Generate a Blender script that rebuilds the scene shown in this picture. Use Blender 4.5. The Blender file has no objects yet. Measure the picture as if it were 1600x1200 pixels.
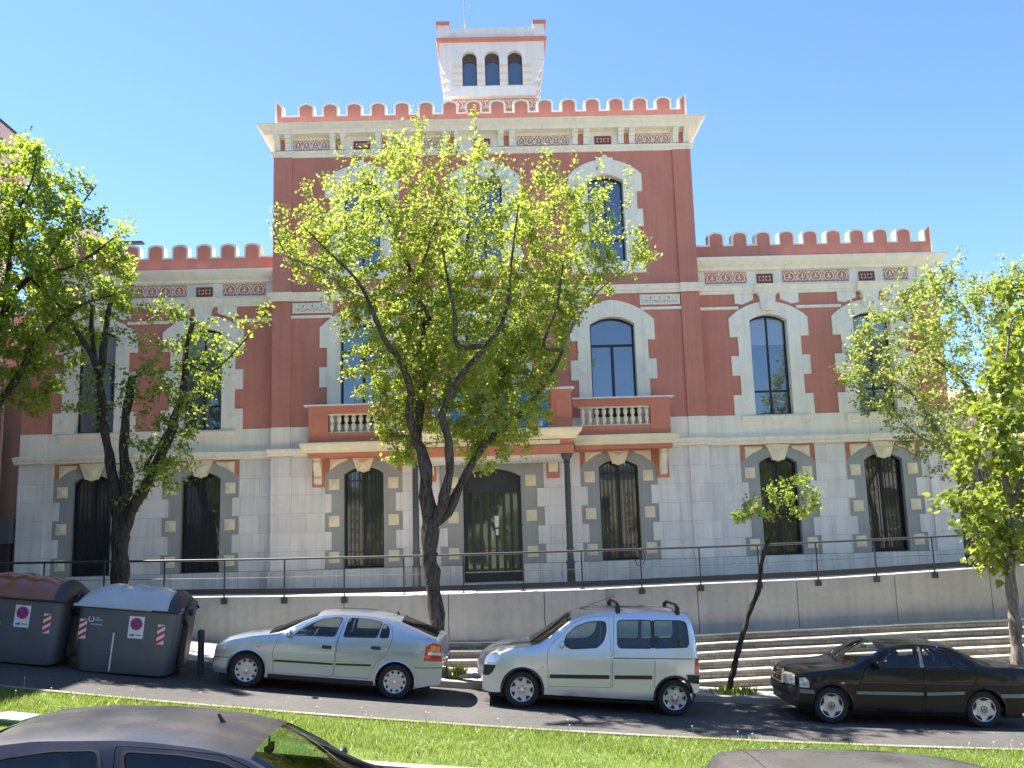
import bpy, bmesh, math, random
import numpy as np
from mathutils import Vector, Matrix
from mathutils.geometry import tessellate_polygon, delaunay_2d_cdt
R = math.radians
random.seed(7); rng = np.random.default_rng(7)
scene = bpy.context.scene
COL = scene.collection

# ------------------------------------------------------------ camera, sky, sun
F_PX, YAW, PITCH, ROLL = 1499.0, 0.0229, 0.1586, -0.0304
CAM = Vector((0.0346, -27.5, 0.0))
cyw, syw, cpt, spt, crl, srl = math.cos(YAW), math.sin(YAW), math.cos(PITCH), math.sin(PITCH), math.cos(ROLL), math.sin(ROLL)
FWD = Vector((syw*cpt, cyw*cpt, spt)); RT = Vector((cyw, -syw, 0)); UP = RT.cross(FWD)
R2 = crl*RT + srl*UP; U2 = -srl*RT + crl*UP
cam_d = bpy.data.cameras.new('camera'); cam = bpy.data.objects.new('camera', cam_d); COL.objects.link(cam)
M = Matrix((R2, U2, -FWD)).transposed().to_4x4(); M.translation = CAM
cam.matrix_world = M
cam_d.sensor_width = 36; cam_d.lens = 36*F_PX/1600; cam_d.clip_end = 600; cam_d.clip_start = .1
scene.camera = cam

SUNV = Vector((-0.48, 0.27, 1.0)).normalized()
world = bpy.data.worlds.new('World'); scene.world = world; world.use_nodes = True
wn = world.node_tree; bg = wn.nodes['Background']
sky = wn.nodes.new('ShaderNodeTexSky'); sky.sky_type = 'NISHITA'; sky.sun_disc = False
sky.sun_elevation = math.asin(SUNV.z); sky.sun_rotation = math.atan2(SUNV.x, SUNV.y)
sky.air_density = 0.9; sky.dust_density = 0.1; sky.ozone_density = 8.0; sky.altitude = 0
wn.links.new(sky.outputs[0], bg.inputs[0]); bg.inputs[1].default_value = 0.058
sun_d = bpy.data.lights.new('sun', 'SUN'); sun_d.energy = 4.0; sun_d.angle = R(0.55); sun_d.color = (1, .94, .86)
sun = bpy.data.objects.new('sun', sun_d); COL.objects.link(sun); sun.location = (-20, 15, 30)
sun.rotation_euler = SUNV.to_track_quat('Z', 'Y').to_euler()
scene.view_settings.view_transform = 'Standard'; scene.view_settings.look = 'None'
scene.view_settings.exposure = 2.38; scene.view_settings.gamma = 1
scene.render.engine = 'CYCLES'
scene.cycles.max_bounces = 8; scene.cycles.transparent_max_bounces = 12

# ------------------------------------------------------------ helpers
def ray(px, py):
    return (px-800)/F_PX*R2 + (600-py)/F_PX*U2 + FWD
def at(px, py, Y):                       # the point of the plane y = Y that a photo pixel shows
    d = ray(px, py); return CAM + d*((Y-CAM.y)/d.y)

def G(x):                                # height of the sloping street along x
    if x > 13: return G(13) - .03*(x-13)
    if x < -16: return G(-16) - .08*(x+16)
    return -3.03 - 0.088*(x-1.3) + 0.0024*(x-1.3)**2

def tag(o, label=None, cat=None, group=None, kind=None):
    if label: o['label'] = label
    if cat: o['category'] = cat
    if group: o['group'] = group
    if kind: o['kind'] = kind
    return o
ORG = {}
def empty(name, loc, label, cat, group=None):
    o = bpy.data.objects.new(name, None); COL.objects.link(o); o.location = loc
    o.empty_display_size = .3
    ORG[o.name] = Vector(loc)
    return tag(o, label, cat, group)
def link(name, me, mat, parent, org):
    o = bpy.data.objects.new(name, me); COL.objects.link(o)
    if mat is not None: me.materials.append(mat)
    if parent is not None:
        o.parent = parent
        par_org = ORG[parent.name]
        o.location = org - par_org
    else: o.location = org
    ORG[o.name] = org
    return o

class MB:
    def __init__(s): s.v = []; s.f = []
    def add(s, vs, fs):
        n = len(s.v); s.v += [tuple(v) for v in vs]; s.f += [tuple(i+n for i in f) for f in fs]; return s
    def box(s, x0, x1, y0, y1, z0, z1):
        if x0 > x1: x0, x1 = x1, x0
        if y0 > y1: y0, y1 = y1, y0
        if z0 > z1: z0, z1 = z1, z0
        return s.add([(x, y, z) for z in (z0, z1) for y in (y0, y1) for x in (x0, x1)],
                     [(0, 2, 3, 1), (4, 5, 7, 6), (0, 1, 5, 4), (2, 6, 7, 3), (0, 4, 6, 2), (1, 3, 7, 5)])
    def poly(s, loop, y0, y1, holes=(), back=True):          # (x,z) outline extruded from y0 (front) to y1
        loops = [list(loop)] + [list(h) for h in holes]
        tri = tessellate_polygon([[Vector((a, b, 0)) for a, b in l] for l in loops])
        pts = [p for l in loops for p in l]; n = len(pts)
        vs = [(a, y0, b) for a, b in pts] + [(a, y1, b) for a, b in pts]; fs = []
        for t in tri:
            a, b, c = [pts[i] for i in t]
            cr = (b[0]-a[0])*(c[1]-a[1]) - (b[1]-a[1])*(c[0]-a[0])
            if abs(cr) < 1e-12: continue
            t = t if cr > 0 else t[::-1]
            fs.append(tuple(t))
            if back: fs.append(tuple(i+n for i in t[::-1]))
        k = 0
        for li, l in enumerate(loops):
            m = len(l); A = sum(l[i][0]*l[(i+1) % m][1]-l[(i+1) % m][0]*l[i][1] for i in range(m))
            flip = (A < 0) != (li > 0)
            for i in range(m):
                a, b = k+i, k+(i+1) % m
                fs.append((a, a+n, b+n, b) if not flip else (b, b+n, a+n, a))
            k += m
        return s.add(vs, fs)
    def polyx(s, loop, x0, x1):                               # (y,z) outline extruded along x
        t = MB().poly(loop, 0, 1); n = len(s.v)
        s.v += [(x0+(x1-x0)*b, a, c) for a, b, c in t.v]; s.f += [tuple(i+n for i in f) for f in t.f]; return s
    def lathe(s, prof, c, n=12, axis='z', caps=True):
        vs = []; fs = []; m = len(prof)
        for r, h in prof:
            for i in range(n):
                a = 2*math.pi*i/n; p = (r*math.cos(a), r*math.sin(a), h)
                if axis == 'y': p = (p[0], p[2], p[1])
                elif axis == 'x': p = (p[2], p[0], p[1])
                vs.append((c[0]+p[0], c[1]+p[1], c[2]+p[2]))
        for j in range(m-1):
            for i in range(n):
                fs.append((j*n+i, j*n+(i+1) % n, (j+1)*n+(i+1) % n, (j+1)*n+i))
        if caps: fs += [tuple(range(n))[::-1], tuple(range((m-1)*n, m*n))]
        return s.add(vs, fs)
    def tube(s, pts, r, n=8, caps=True):
        pts = [Vector(p) for p in pts]; rs = r if isinstance(r, (list, tuple)) else [r]*len(pts)
        vs = []; fs = []; prev = None
        for i, p in enumerate(pts):
            d = (pts[min(i+1, len(pts)-1)] - pts[max(i-1, 0)]).normalized()
            if prev is None: a = d.orthogonal().normalized()
            else:
                a = prev - d*prev.dot(d)
                a = a.normalized() if a.length > 1e-6 else d.orthogonal().normalized()
            prev = a; b = d.cross(a)
            for k in range(n):
                t = 2*math.pi*k/n; vs.append(p + (a*math.cos(t)+b*math.sin(t))*rs[i])
        for i in range(len(pts)-1):
            for k in range(n): fs.append((i*n+k, i*n+(k+1) % n, (i+1)*n+(k+1) % n, (i+1)*n+k))
        if caps: fs += [tuple(range(n))[::-1], tuple(range((len(pts)-1)*n, len(pts)*n))]
        return s.add(vs, fs)
    def ribbon(s, pts, w, y0, y1):                            # flat strip following (x,z) points
        n = len(pts); vs = []; fs = []
        for i, p in enumerate(pts):
            a = pts[max(i-1, 0)]; b = pts[min(i+1, n-1)]; dx, dz = b[0]-a[0], b[1]-a[1]; L = math.hypot(dx, dz) or 1
            nx, nz = -dz/L*w/2, dx/L*w/2
            vs += [(p[0]+nx, y0, p[1]+nz), (p[0]-nx, y0, p[1]-nz), (p[0]+nx, y1, p[1]+nz), (p[0]-nx, y1, p[1]-nz)]
        for i in range(n-1):
            a = 4*i; fs += [(a+1, a+5, a+4, a), (a, a+4, a+6, a+2), (a+1, a+3, a+7, a+5)]
        fs += [(0, 2, 3, 1), (4*n-4, 4*n-3, 4*n-1, 4*n-2)]
        return s.add(vs, fs)
    def ring(s, x0, x1, y0, y1, prof):                        # moulding (offset, z) mitred round a rectangle
        vs = []; fs = []; m = len(prof)
        for o, z in prof: vs += [(x0-o, y0-o, z), (x1+o, y0-o, z), (x1+o, y1+o, z), (x0-o, y1+o, z)]
        for j in range(m-1):
            for i in range(4): fs.append((4*j+i, 4*j+(i+1) % 4, 4*j+4+(i+1) % 4, 4*j+4+i))
        fs += [(3, 2, 1, 0), (4*m-4, 4*m-3, 4*m-2, 4*m-1)]
        return s.add(vs, fs)
    def build(s, name, mat, parent=None, smooth=False, bevel=0, org=None, ang=None):
        if org is None: org = ORG[parent.name] if parent is not None else Vector((0, 0, 0))
        org = Vector(org)
        me = bpy.data.meshes.new(name)
        me.from_pydata([(a-org.x, b-org.y, c-org.z) for a, b, c in s.v], [], s.f)
        o = link(name, me, mat, parent, org)
        if smooth:
            for p in me.polygons: p.use_smooth = True
            if ang: me.set_sharp_from_angle(angle=R(ang))
        if bevel:
            m = o.modifiers.new('bevel', 'BEVEL'); m.width = bevel; m.segments = 2; m.limit_method = 'ANGLE'; m.angle_limit = R(50)
        return o

def arc3(x0, z0, xm, zm, x1, z1, n=12):                       # circular arc through three points
    d = 2*(x0*(zm-z1)+xm*(z1-z0)+x1*(z0-zm))
    ux = ((x0**2+z0**2)*(zm-z1)+(xm**2+zm**2)*(z1-z0)+(x1**2+z1**2)*(z0-zm))/d
    uz = ((x0**2+z0**2)*(x1-xm)+(xm**2+zm**2)*(x0-x1)+(x1**2+z1**2)*(xm-x0))/d
    r = math.hypot(x0-ux, z0-uz); a0 = math.atan2(z0-uz, x0-ux); a1 = math.atan2(z1-uz, x1-ux); am = math.atan2(zm-uz, xm-ux)
    def un(a, ref):
        while a-ref > math.pi: a -= 2*math.pi
        while a-ref < -math.pi: a += 2*math.pi
        return a
    am = un(am, a0); a1 = un(a1, am)
    return [(ux+r*math.cos(a0+(a1-a0)*i/n), uz+r*math.sin(a0+(a1-a0)*i/n)) for i in range(n+1)]
def arch(cx, hw, z0, zs, za, n=12, dx=0):                     # counter-clockwise arched opening
    return [(cx-hw, z0), (cx+hw, z0)] + arc3(cx+hw, zs, cx, za, cx-hw, zs, n)
def mirr(cx, half):                                           # right half outline (dx,z) bottom to top -> closed loop
    return [(cx+a, b) for a, b in half] + [(cx-a, b) for a, b in half[::-1] if a > 1e-6]

# ------------------------------------------------------------ materials
MATS = {}
def nt(m): return m.node_tree.nodes, m.node_tree.links
def mat(name, col, rough=.7, var=.12, scale=1.5, bump=0, bscale=60, metal=0, coat=0, spec=.5, var2=0, streak=0, stretch=None):
    if name in MATS: return MATS[name]
    m = bpy.data.materials.new(name); m.use_nodes = True; N, L = nt(m); P = N['Principled BSDF']
    P.inputs['Roughness'].default_value = rough; P.inputs['Metallic'].default_value = metal
    P.inputs['Coat Weight'].default_value = coat; P.inputs['Coat Roughness'].default_value = .04
    P.inputs['Specular IOR Level'].default_value = spec
    P.inputs['Base Color'].default_value = (*col, 1)
    tc = N.new('ShaderNodeTexCoord'); src = tc.outputs['Object']
    last = None
    if var:
        a = N.new('ShaderNodeTexNoise'); a.inputs['Scale'].default_value = scale; a.inputs['Detail'].default_value = 8; a.inputs['Roughness'].default_value = .65
        L.new(src, a.inputs['Vector'])
        r = N.new('ShaderNodeMapRange'); r.inputs['From Min'].default_value = .3; r.inputs['From Max'].default_value = .7
        r.inputs['To Min'].default_value = 1-var; r.inputs['To Max'].default_value = 1+var; L.new(a.outputs['Fac'], r.inputs['Value'])
        fac = r.outputs[0]
        if var2:
            b = N.new('ShaderNodeTexNoise'); b.inputs['Scale'].default_value = scale*18; b.inputs['Detail'].default_value = 4; L.new(src, b.inputs['Vector'])
            r2 = N.new('ShaderNodeMapRange'); r2.inputs['From Min'].default_value = .3; r2.inputs['From Max'].default_value = .7
            r2.inputs['To Min'].default_value = 1-var2; r2.inputs['To Max'].default_value = 1+var2; L.new(b.outputs['Fac'], r2.inputs['Value'])
            mm = N.new('ShaderNodeMath'); mm.operation = 'MULTIPLY'; L.new(fac, mm.inputs[0]); L.new(r2.outputs[0], mm.inputs[1]); fac = mm.outputs[0]
        if streak:
            mp = N.new('ShaderNodeMapping'); mp.inputs['Scale'].default_value = (5, 5, .35); L.new(src, mp.inputs[0])
            b = N.new('ShaderNodeTexNoise'); b.inputs['Scale'].default_value = 1.5; b.inputs['Detail'].default_value = 5; L.new(mp.outputs[0], b.inputs['Vector'])
            r2 = N.new('ShaderNodeMapRange'); r2.inputs['From Min'].default_value = .45; r2.inputs['From Max'].default_value = .75
            r2.inputs['To Min'].default_value = 1; r2.inputs['To Max'].default_value = 1-streak; L.new(b.outputs['Fac'], r2.inputs['Value'])
            mm = N.new('ShaderNodeMath'); mm.operation = 'MULTIPLY'; L.new(fac, mm.inputs[0]); L.new(r2.outputs[0], mm.inputs[1]); fac = mm.outputs[0]
        v = N.new('ShaderNodeVectorMath'); v.operation = 'SCALE'; v.inputs[0].default_value = col; L.new(fac, v.inputs['Scale'])
        L.new(v.outputs[0], P.inputs['Base Color'])
    if bump:
        b = N.new('ShaderNodeTexNoise'); b.inputs['Scale'].default_value = bscale; b.inputs['Detail'].default_value = 3; L.new(src, b.inputs['Vector'])
        bb = N.new('ShaderNodeBump'); bb.inputs['Strength'].default_value = bump; bb.inputs['Distance'].default_value = .02
        L.new(b.outputs['Fac'], bb.inputs['Height']); L.new(bb.outputs[0], P.inputs['Normal'])
    MATS[name] = m; return m
def brickmat(name, c1, c2, mortar, bw, rh, ms, off=(0, 0, 0), rough=.8, swap=True, smooth=.1, vari=.06):
    m = bpy.data.materials.new(name); m.use_nodes = True; N, L = nt(m); P = N['Principled BSDF']; P.inputs['Roughness'].default_value = rough
    P.inputs['Specular IOR Level'].default_value = .3
    tc = N.new('ShaderNodeTexCoord'); sp = N.new('ShaderNodeSeparateXYZ'); L.new(tc.outputs['Object'], sp.inputs[0])
    cb = N.new('ShaderNodeCombineXYZ'); ad = N.new('ShaderNodeMath'); ad.operation = 'ADD'
    L.new(sp.outputs[0], ad.inputs[0]); L.new(sp.outputs[1], ad.inputs[1]); L.new(ad.outputs[0], cb.inputs[0]); L.new(sp.outputs[2], cb.inputs[1])
    mp = N.new('ShaderNodeMapping'); mp.inputs['Location'].default_value = off; L.new(cb.outputs[0], mp.inputs[0])
    b = N.new('ShaderNodeTexBrick'); L.new(mp.outputs[0], b.inputs['Vector'])
    b.inputs['Color1'].default_value = (*c1, 1); b.inputs['Color2'].default_value = (*c2, 1); b.inputs['Mortar'].default_value = (*mortar, 1)
    b.inputs['Scale'].default_value = 1; b.inputs['Brick Width'].default_value = bw; b.inputs['Row Height'].default_value = rh
    b.inputs['Mortar Size'].default_value = ms; b.inputs['Mortar Smooth'].default_value = smooth
    a = N.new('ShaderNodeTexNoise'); a.inputs['Scale'].default_value = 1.3; a.inputs['Detail'].default_value = 9; a.inputs['Roughness'].default_value = .7; L.new(tc.outputs['Object'], a.inputs['Vector'])
    r = N.new('ShaderNodeMapRange'); r.inputs['From Min'].default_value = .3; r.inputs['From Max'].default_value = .7; r.inputs['To Min'].default_value = 1-vari*1.6; r.inputs['To Max'].default_value = 1+vari
    L.new(a.outputs['Fac'], r.inputs['Value'])
    m2 = N.new('ShaderNodeMapping'); m2.inputs['Scale'].default_value = (3.5, 3.5, .3); L.new(tc.outputs['Object'], m2.inputs[0])
    a2 = N.new('ShaderNodeTexNoise'); a2.inputs['Scale'].default_value = 1.7; a2.inputs['Detail'].default_value = 6; L.new(m2.outputs[0], a2.inputs['Vector'])
    r2 = N.new('ShaderNodeMapRange'); r2.inputs['From Min'].default_value = .48; r2.inputs['From Max'].default_value = .78; r2.inputs['To Min'].default_value = 1; r2.inputs['To Max'].default_value = .78
    L.new(a2.outputs['Fac'], r2.inputs['Value']); pm_ = N.new('ShaderNodeMath'); pm_.operation = 'MULTIPLY'; L.new(r.outputs[0], pm_.inputs[0]); L.new(r2.outputs[0], pm_.inputs[1])
    v = N.new('ShaderNodeVectorMath'); v.operation = 'SCALE'; L.new(b.outputs['Color'], v.inputs[0]); L.new(pm_.outputs[0], v.inputs['Scale']); L.new(v.outputs[0], P.inputs['Base Color'])
    bu = N.new('ShaderNodeBump'); bu.inputs['Strength'].default_value = .5; bu.inputs['Distance'].default_value = .01; bu.invert = True
    L.new(b.outputs['Fac'], bu.inputs['Height']); L.new(bu.outputs[0], P.inputs['Normal'])
    MATS[name] = m; return m
def window_glass(name, dark, mir, tint=(.8, .9, 1), wav=.06):          # dark room behind a reflecting pane
    m = bpy.data.materials.new(name); m.use_nodes = True; N, L = nt(m); out = N['Material Output']
    P = N['Principled BSDF']; P.inputs['Base Color'].default_value = (*dark, 1); P.inputs['Roughness'].default_value = .3
    g = N.new('ShaderNodeBsdfGlossy'); g.inputs['Roughness'].default_value = .015; g.inputs['Color'].default_value = (*tint, 1)
    n = N.new('ShaderNodeTexNoise'); n.inputs['Scale'].default_value = .9; bb = N.new('ShaderNodeBump'); bb.inputs['Strength'].default_value = wav; bb.inputs['Distance'].default_value = .1
    L.new(n.outputs['Fac'], bb.inputs['Height']); L.new(bb.outputs[0], g.inputs['Normal'])
    lw = N.new('ShaderNodeFresnel'); lw.inputs['IOR'].default_value = 1.5
    ad = N.new('ShaderNodeMath'); ad.operation = 'ADD'; ad.use_clamp = True; ad.inputs[1].default_value = mir; L.new(lw.outputs[0], ad.inputs[0])
    mx = N.new('ShaderNodeMixShader'); L.new(ad.outputs[0], mx.inputs[0]); L.new(P.outputs[0], mx.inputs[1]); L.new(g.outputs[0], mx.inputs[2]); L.new(mx.outputs[0], out.inputs[0])
    MATS[name] = m; return m
def car_glass(name, tint, mir=.03):
    m = bpy.data.materials.new(name); m.use_nodes = True; N, L = nt(m); out = N['Material Output']
    t = N.new('ShaderNodeBsdfTransparent'); t.inputs[0].default_value = (*tint, 1)
    g = N.new('ShaderNodeBsdfGlossy'); g.inputs['Roughness'].default_value = .02
    fr = N.new('ShaderNodeFresnel'); fr.inputs['IOR'].default_value = 1.52
    ad = N.new('ShaderNodeMath'); ad.operation = 'ADD'; ad.use_clamp = True; ad.inputs[1].default_value = mir; L.new(fr.outputs[0], ad.inputs[0])
    mx = N.new('ShaderNodeMixShader'); L.new(ad.outputs[0], mx.inputs[0]); L.new(t.outputs[0], mx.inputs[1]); L.new(g.outputs[0], mx.inputs[2]); L.new(mx.outputs[0], out.inputs[0])
    MATS[name] = m; return m

PINK = mat('pink_stucco', (.56, .225, .165), .9, .10, .5, .25, 90, spec=.2, streak=.12, var2=.03)
PINKD = mat('red_painted_plaster', (.55, .205, .135), .8, .10, 1.2, .1, 60, spec=.3)
CREAM = mat('cream_render', (.86, .80, .66), .85, .07, .8, .15, 70, spec=.25, streak=.13)
CREAMD = mat('ochre_cream_moulding', (.78, .69, .48), .8, .10, 2.0, .15, 60, spec=.25)
GREYP = mat('grey_plaster', (.35, .355, .335), .85, .08, .8, .15, 80, spec=.25, streak=.1)
STONE = brickmat('white_stone_blocks', (.80, .76, .71), (.72, .68, .64), (.55, .50, .45), 1.05, .52, .006, (.3, -.02, 0))
PLINTH = brickmat('stone_plinth_slabs', (.72, .69, .64), (.63, .60, .56), (.36, .32, .29), .62, .60, .006, (.1, .06, 0), vari=.13)
WHITE = mat('white_turret_render', (.74, .71, .67), .85, .06, 1.2, .1, 60, spec=.25, streak=.1)
FRAME = mat('dark_window_metal', (.012, .012, .014), .45, .1, 3)
IRON = mat('green_grey_iron', (.045, .055, .058), .5, .15, 4, .1, 40)
STEEL = mat('dark_grey_railing_steel', (.032, .033, .038), .5, .15, 3)
GLASS_UP = window_glass('sky_reflecting_glass', (.05, .06, .07), .12, (.75, .86, 1))
GLASS_BLIND = window_glass('glass_over_pale_blind', (.20, .23, .25), .10, (.75, .86, 1))
GLASS_LO = window_glass('dark_ground_floor_glass', (.018, .018, .014), .03, (.9, .95, .9))
ROOF = mat('grey_roof', (.3, .29, .28), .9, .1, 2)
CONC = mat('smooth_concrete', (.42, .415, .39), .85, .10, .7, .12, 50, spec=.3, streak=.12, var2=.03)
# ------------------------------------------------------------ the mansion
TY, TW, BW = -.35, 6.19, 13.37      # tower front plane, tower half width, wing half width
ZT = -1.26                          # terrace level
man = empty('mansion', (0, 0, ZT), 'pink and cream crenellated mansion with a taller middle block and small roof turret', 'mansion')
def mp(mb, name, m, parent=None, **k): return mb.build(name, m, parent or man, **k)
def hole(cx, hw, z0, zs, za): return arch(cx, hw+.02, z0-.01, zs+.01, za+.02)[::-1]
XB, XC, XA = 8.26, 11.32, 3.6

def framed_window(cx, hw, z0, zs, za, y, glass, style='two', grille=False):
    w = MB(); t = .055
    outer = arch(cx, hw, z0, zs, za); inner = arch(cx, hw-t, z0+t, zs-.01, za-t)
    w.poly(outer, y, y+.07, [inner[::-1]])
    if style == 'two': w.box(cx-.03, cx+.03, y+.01, y+.06, z0+t, za-t-.005); w.box(cx-hw+t, cx+hw-t, y+.015, y+.055, z0+.68, z0+.74)
    if style == 'three':
        zc = za-.85; w.box(cx-hw+t, cx+hw-t, y+.01, y+.06, zc, zc+.07); w.box(cx-.04, cx+.04, y+.005, y+.065, z0+t, zc)
    if style == 'low': w.box(cx-.05, cx+.05, y+.01, y+.06, z0+t, za-t-.005)
    win = mp(w, 'window', FRAME)
    MB().poly(arch(cx, hw-t-.002, z0+t, zs-.015, za-t-.004), y+.035, y+.042).build('pane', glass, win)
    if style == 'two' and not grille and z0 < 5:
        hb = .84+.10*math.sin(cx*3.1); MB().box(cx-hw+t+.004, cx-.035, y+.026, y+.032, za-hb, zs+.05).box(cx+.035, cx+hw-t-.004, y+.026, y+.032, za-hb, zs+.05).build('blind', GLASS_BLIND, win)
    if grille:
        g = MB(); n = 9; yb = y-.10
        for i in range(n+1):
            x = cx-hw+.03+(2*hw-.06)*i/n; zz = zs+(za-zs)*(1-((x-cx)/hw)**2)-.03
            g.box(x-.008, x+.008, yb, yb+.016, z0+.02, zz)
        for zz in (z0+.05, z0+.3, zs-.18): g.box(cx-hw+.01, cx+hw-.01, yb-.004, yb+.02, zz, zz+.018)
        for side in (-1, 1):
            for k in range(5):                                # scrollwork in the middle of each leaf
                c0 = cx+side*hw*.48; zc = z0+.75+k*.26
                pts = [(c0+side*(.03+.10*math.cos(a)*(1-a/9)), zc+.11*math.sin(a)*(1-a/9)) for a in [i*.5 for i in range(14)]]
                g.ribbon(pts, .014, yb-.006, yb+.008)
        g.build('grille', FRAME, win)
    return win

def pyramid(mb, cx, cz, hx, hz, y, d):
    mb.add([(cx-hx, y, cz-hz), (cx+hx, y, cz-hz), (cx+hx, y, cz+hz), (cx-hx, y, cz+hz), (cx, y-d, cz),
            (cx-hx, y+.05, cz-hz), (cx+hx, y+.05, cz-hz), (cx+hx, y+.05, cz+hz), (cx-hx, y+.05, cz+hz)],
           [(0, 1, 4), (1, 2, 4), (2, 3, 4), (3, 0, 4), (0, 5, 6, 1), (1, 6, 7, 2), (2, 7, 8, 3), (3, 8, 5, 0)])

def ground_surround(cx, y):          # grey plaster surround, keystone, spandrels of a ground floor window
    op = arch(cx, .555, -.71, 1.90, 2.10)
    out = [(cx-1.10, -.72), (cx+1.10, -.72)] + arc3(cx+1.10, 1.90, cx, 2.36, cx-1.10, 1.90, 14)
    s = mp(MB().poly(out, y+.025, y+.36, [op[::-1]]), 'surround', GREYP)
    MB().poly([(cx-1.10, 1.85)] + arc3(cx-1.05, 1.85, cx, 2.30, cx+1.05, 1.85, 10) + [(cx+1.10, 1.85), (cx+1.10, 2.43), (cx-1.10, 2.43)], y+.04, y+.1).build('spandrel', PINKD, s)
    k = MB(); K = [(cx-.355, 2.43), (cx-.30, 2.33), (cx-.27, 2.26)] + [(cx-.17, 1.98), (cx-.08, 1.965), (cx, 1.93), (cx+.08, 1.965), (cx+.17, 1.98)] + [(cx+.27, 2.26), (cx+.30, 2.33), (cx+.355, 2.43)]
    k.poly(K, y-.10, y+.05)
    k.add([(cx-.22, y-.101, 2.31), (cx+.22, y-.101, 2.31), (cx+.12, y-.101, 2.03), (cx-.12, y-.101, 2.03), (cx, y-.17, 2.19)], [(1, 0, 4), (2, 1, 4), (3, 2, 4), (0, 3, 4)])
    k.build('keystone', CREAMD, s)
    for sd in (-1, 1):
        q = [(cx+sd*.40, 2.385), (cx+sd*.94, 2.385), (cx+sd*.94, 2.03), (cx+sd*.70, 2.20), (cx+sd*.47, 2.29)]
        q = q if sd < 0 else q[::-1]
        c = (cx+sd*.74, 2.30); n = len(q); m = MB()
        m.add([(a, y-.0, b) for a, b in q]+[(a, y+.05, b) for a, b in q]+[(c[0], y-.06, c[1])],
              [(i, (i+1) % n, 2*n) for i in range(n)]+[(i, i+n, (i+1) % n+n, (i+1) % n) for i in range(n)])
        m.build('spandrel_panel', CREAMD, s)
        for zz in (1.63, .60, -.40):
            d = MB(); pyramid(d, cx+sd*.83, zz, .145, .155, y+.0, .05); d.build('diamond_stone', CREAMD, s)
    framed_window(cx, .555, -.71, 1.90, 2.10, y+.26, GLASS_LO, 'low', True)

stone_half = [(1.09, -.72), (1.09, -.2), (.90, -.2), (.90, .31), (1.09, .31), (1.09, .83), (.90, .83), (.90, 1.36), (1.09, 1.36), (1.09, 2.432)]
def stone_hole(cx): return mirr(cx, stone_half)[::-1]
# ground floor stone of the wings and the tower
for s in (-1, 1):
    x0, x1 = sorted((s*TW, s*BW))
    mp(MB().poly([(x0, -.72), (x1, -.72), (x1, 2.44), (x0, 2.44)], 0, .3, [stone_hole(s*XB), stone_hole(s*XC)]), 'stone_wall', STONE)
    mp(MB().box(x0, x1 if s > 0 else x1, -.07, .3, ZT, -.722), 'plinth', PLINTH, bevel=.012)
    p0, p1 = sorted((s*12.62, s*BW)); mp(MB().box(p0, p1, -.07, -.001, -.72, 2.43), 'pilaster', STONE)
    p0, p1 = sorted((s*5.62, s*TW)); mp(MB().box(p0, p1, TY-.07, TY-.001, -.72, 2.43), 'pilaster', STONE)
    for c in (s*XB, s*XC): ground_surround(c, 0)
dh = [(1.46, -.721), (1.46, -.2), (1.27, -.2), (1.27, .31), (1.46, .31), (1.46, .83), (1.27, .83), (1.27, 1.36), (1.46, 1.36), (1.46, 2.28)]
mp(MB().poly([(-TW, -.72), (-1.47, -.72), (-1.47, -.2), (-1.27, -.2), (-1.27, .31), (-1.47, .31), (-1.47, .83), (-1.27, .83), (-1.27, 1.36), (-1.47, 1.36), (-1.47, 2.30),
              (1.47, 2.30), (1.47, 1.36), (1.27, 1.36), (1.27, .83), (1.47, .83), (1.47, .31), (1.27, .31), (1.27, -.2), (1.47, -.2), (1.47, -.72),
              (TW, -.72), (TW, 2.44), (-TW, 2.44)], TY, .3, [stone_hole(-XA), stone_hole(XA)]), 'stone_wall', STONE)
for s in (-1, 1):
    x0, x1 = sorted((s*.83, s*(TW+.06))); mp(MB().box(x0, x1, TY-.10, .2, ZT, -.722), 'plinth', PLINTH, bevel=.012)
    ground_surround(s*XA, TY)
# tower return walls
mp(MB().box(-TW, -TW+.3, TY+.302, 12, -.72, 2.44).box(TW-.3, TW, TY+.302, 12, -.72, 2.44), 'stone_return', STONE)
# entrance
dop = arch(0, .82, ZT+.001, 1.72, 1.95)
ent = mp(MB().poly([(-1.48, -.72), (-.82, -.72), (-.82, 1.72)] + arc3(-.82, 1.72, 0, 1.95, .82, 1.72)[1:-1] + [(.82, 1.72), (.82, -.72), (1.48, -.72), (1.48, 2.30), (-1.48, 2.30)], TY+.03, TY+.5), 'door_surround', GREYP)
for s in (-1, 1):
    for zz in (1.58, .60, -.40):
        d = MB(); pyramid(d, s*1.10, zz, .145, .155, TY+.02, .05); d.build('diamond_stone', CREAMD, ent)
DOORM = mat('dark_blue_grey_door_metal', (.03, .038, .045), .45, .15, 3)
d = MB(); yd = TY+.40
d.poly(arch(0, .82, ZT, 1.72, 1.95), yd, yd+.05, [[(-.76, ZT+.12), (-.76, 1.30), (.76, 1.30), (.76, ZT+.12)]])
for i in range(8):
    x = -.76+1.52*i/7; d.box(x-.045, x+.045, yd-.02, yd+.04, ZT+.05, 1.30)
d.box(-.76, .76, yd-.03, yd+.045, -.48, -.38).box(-.76, .76, yd-.025, yd+.045, ZT+.02, ZT+.30)
door = mp(d, 'door', DOORM)
DGL = window_glass('door_glass', (.015, .022, .01), .04, (.8, 1, .7))
MB().box(-.78, .78, yd+.03, yd+.036, ZT+.1, 1.3).build('door_glass', DGL, door)
MB().box(-.02, 0, yd-.075, yd-.03, -.02, .20).build('door_handle', mat('brushed_metal', (.6, .6, .6), .3, .1, metal=1), door)
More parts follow.
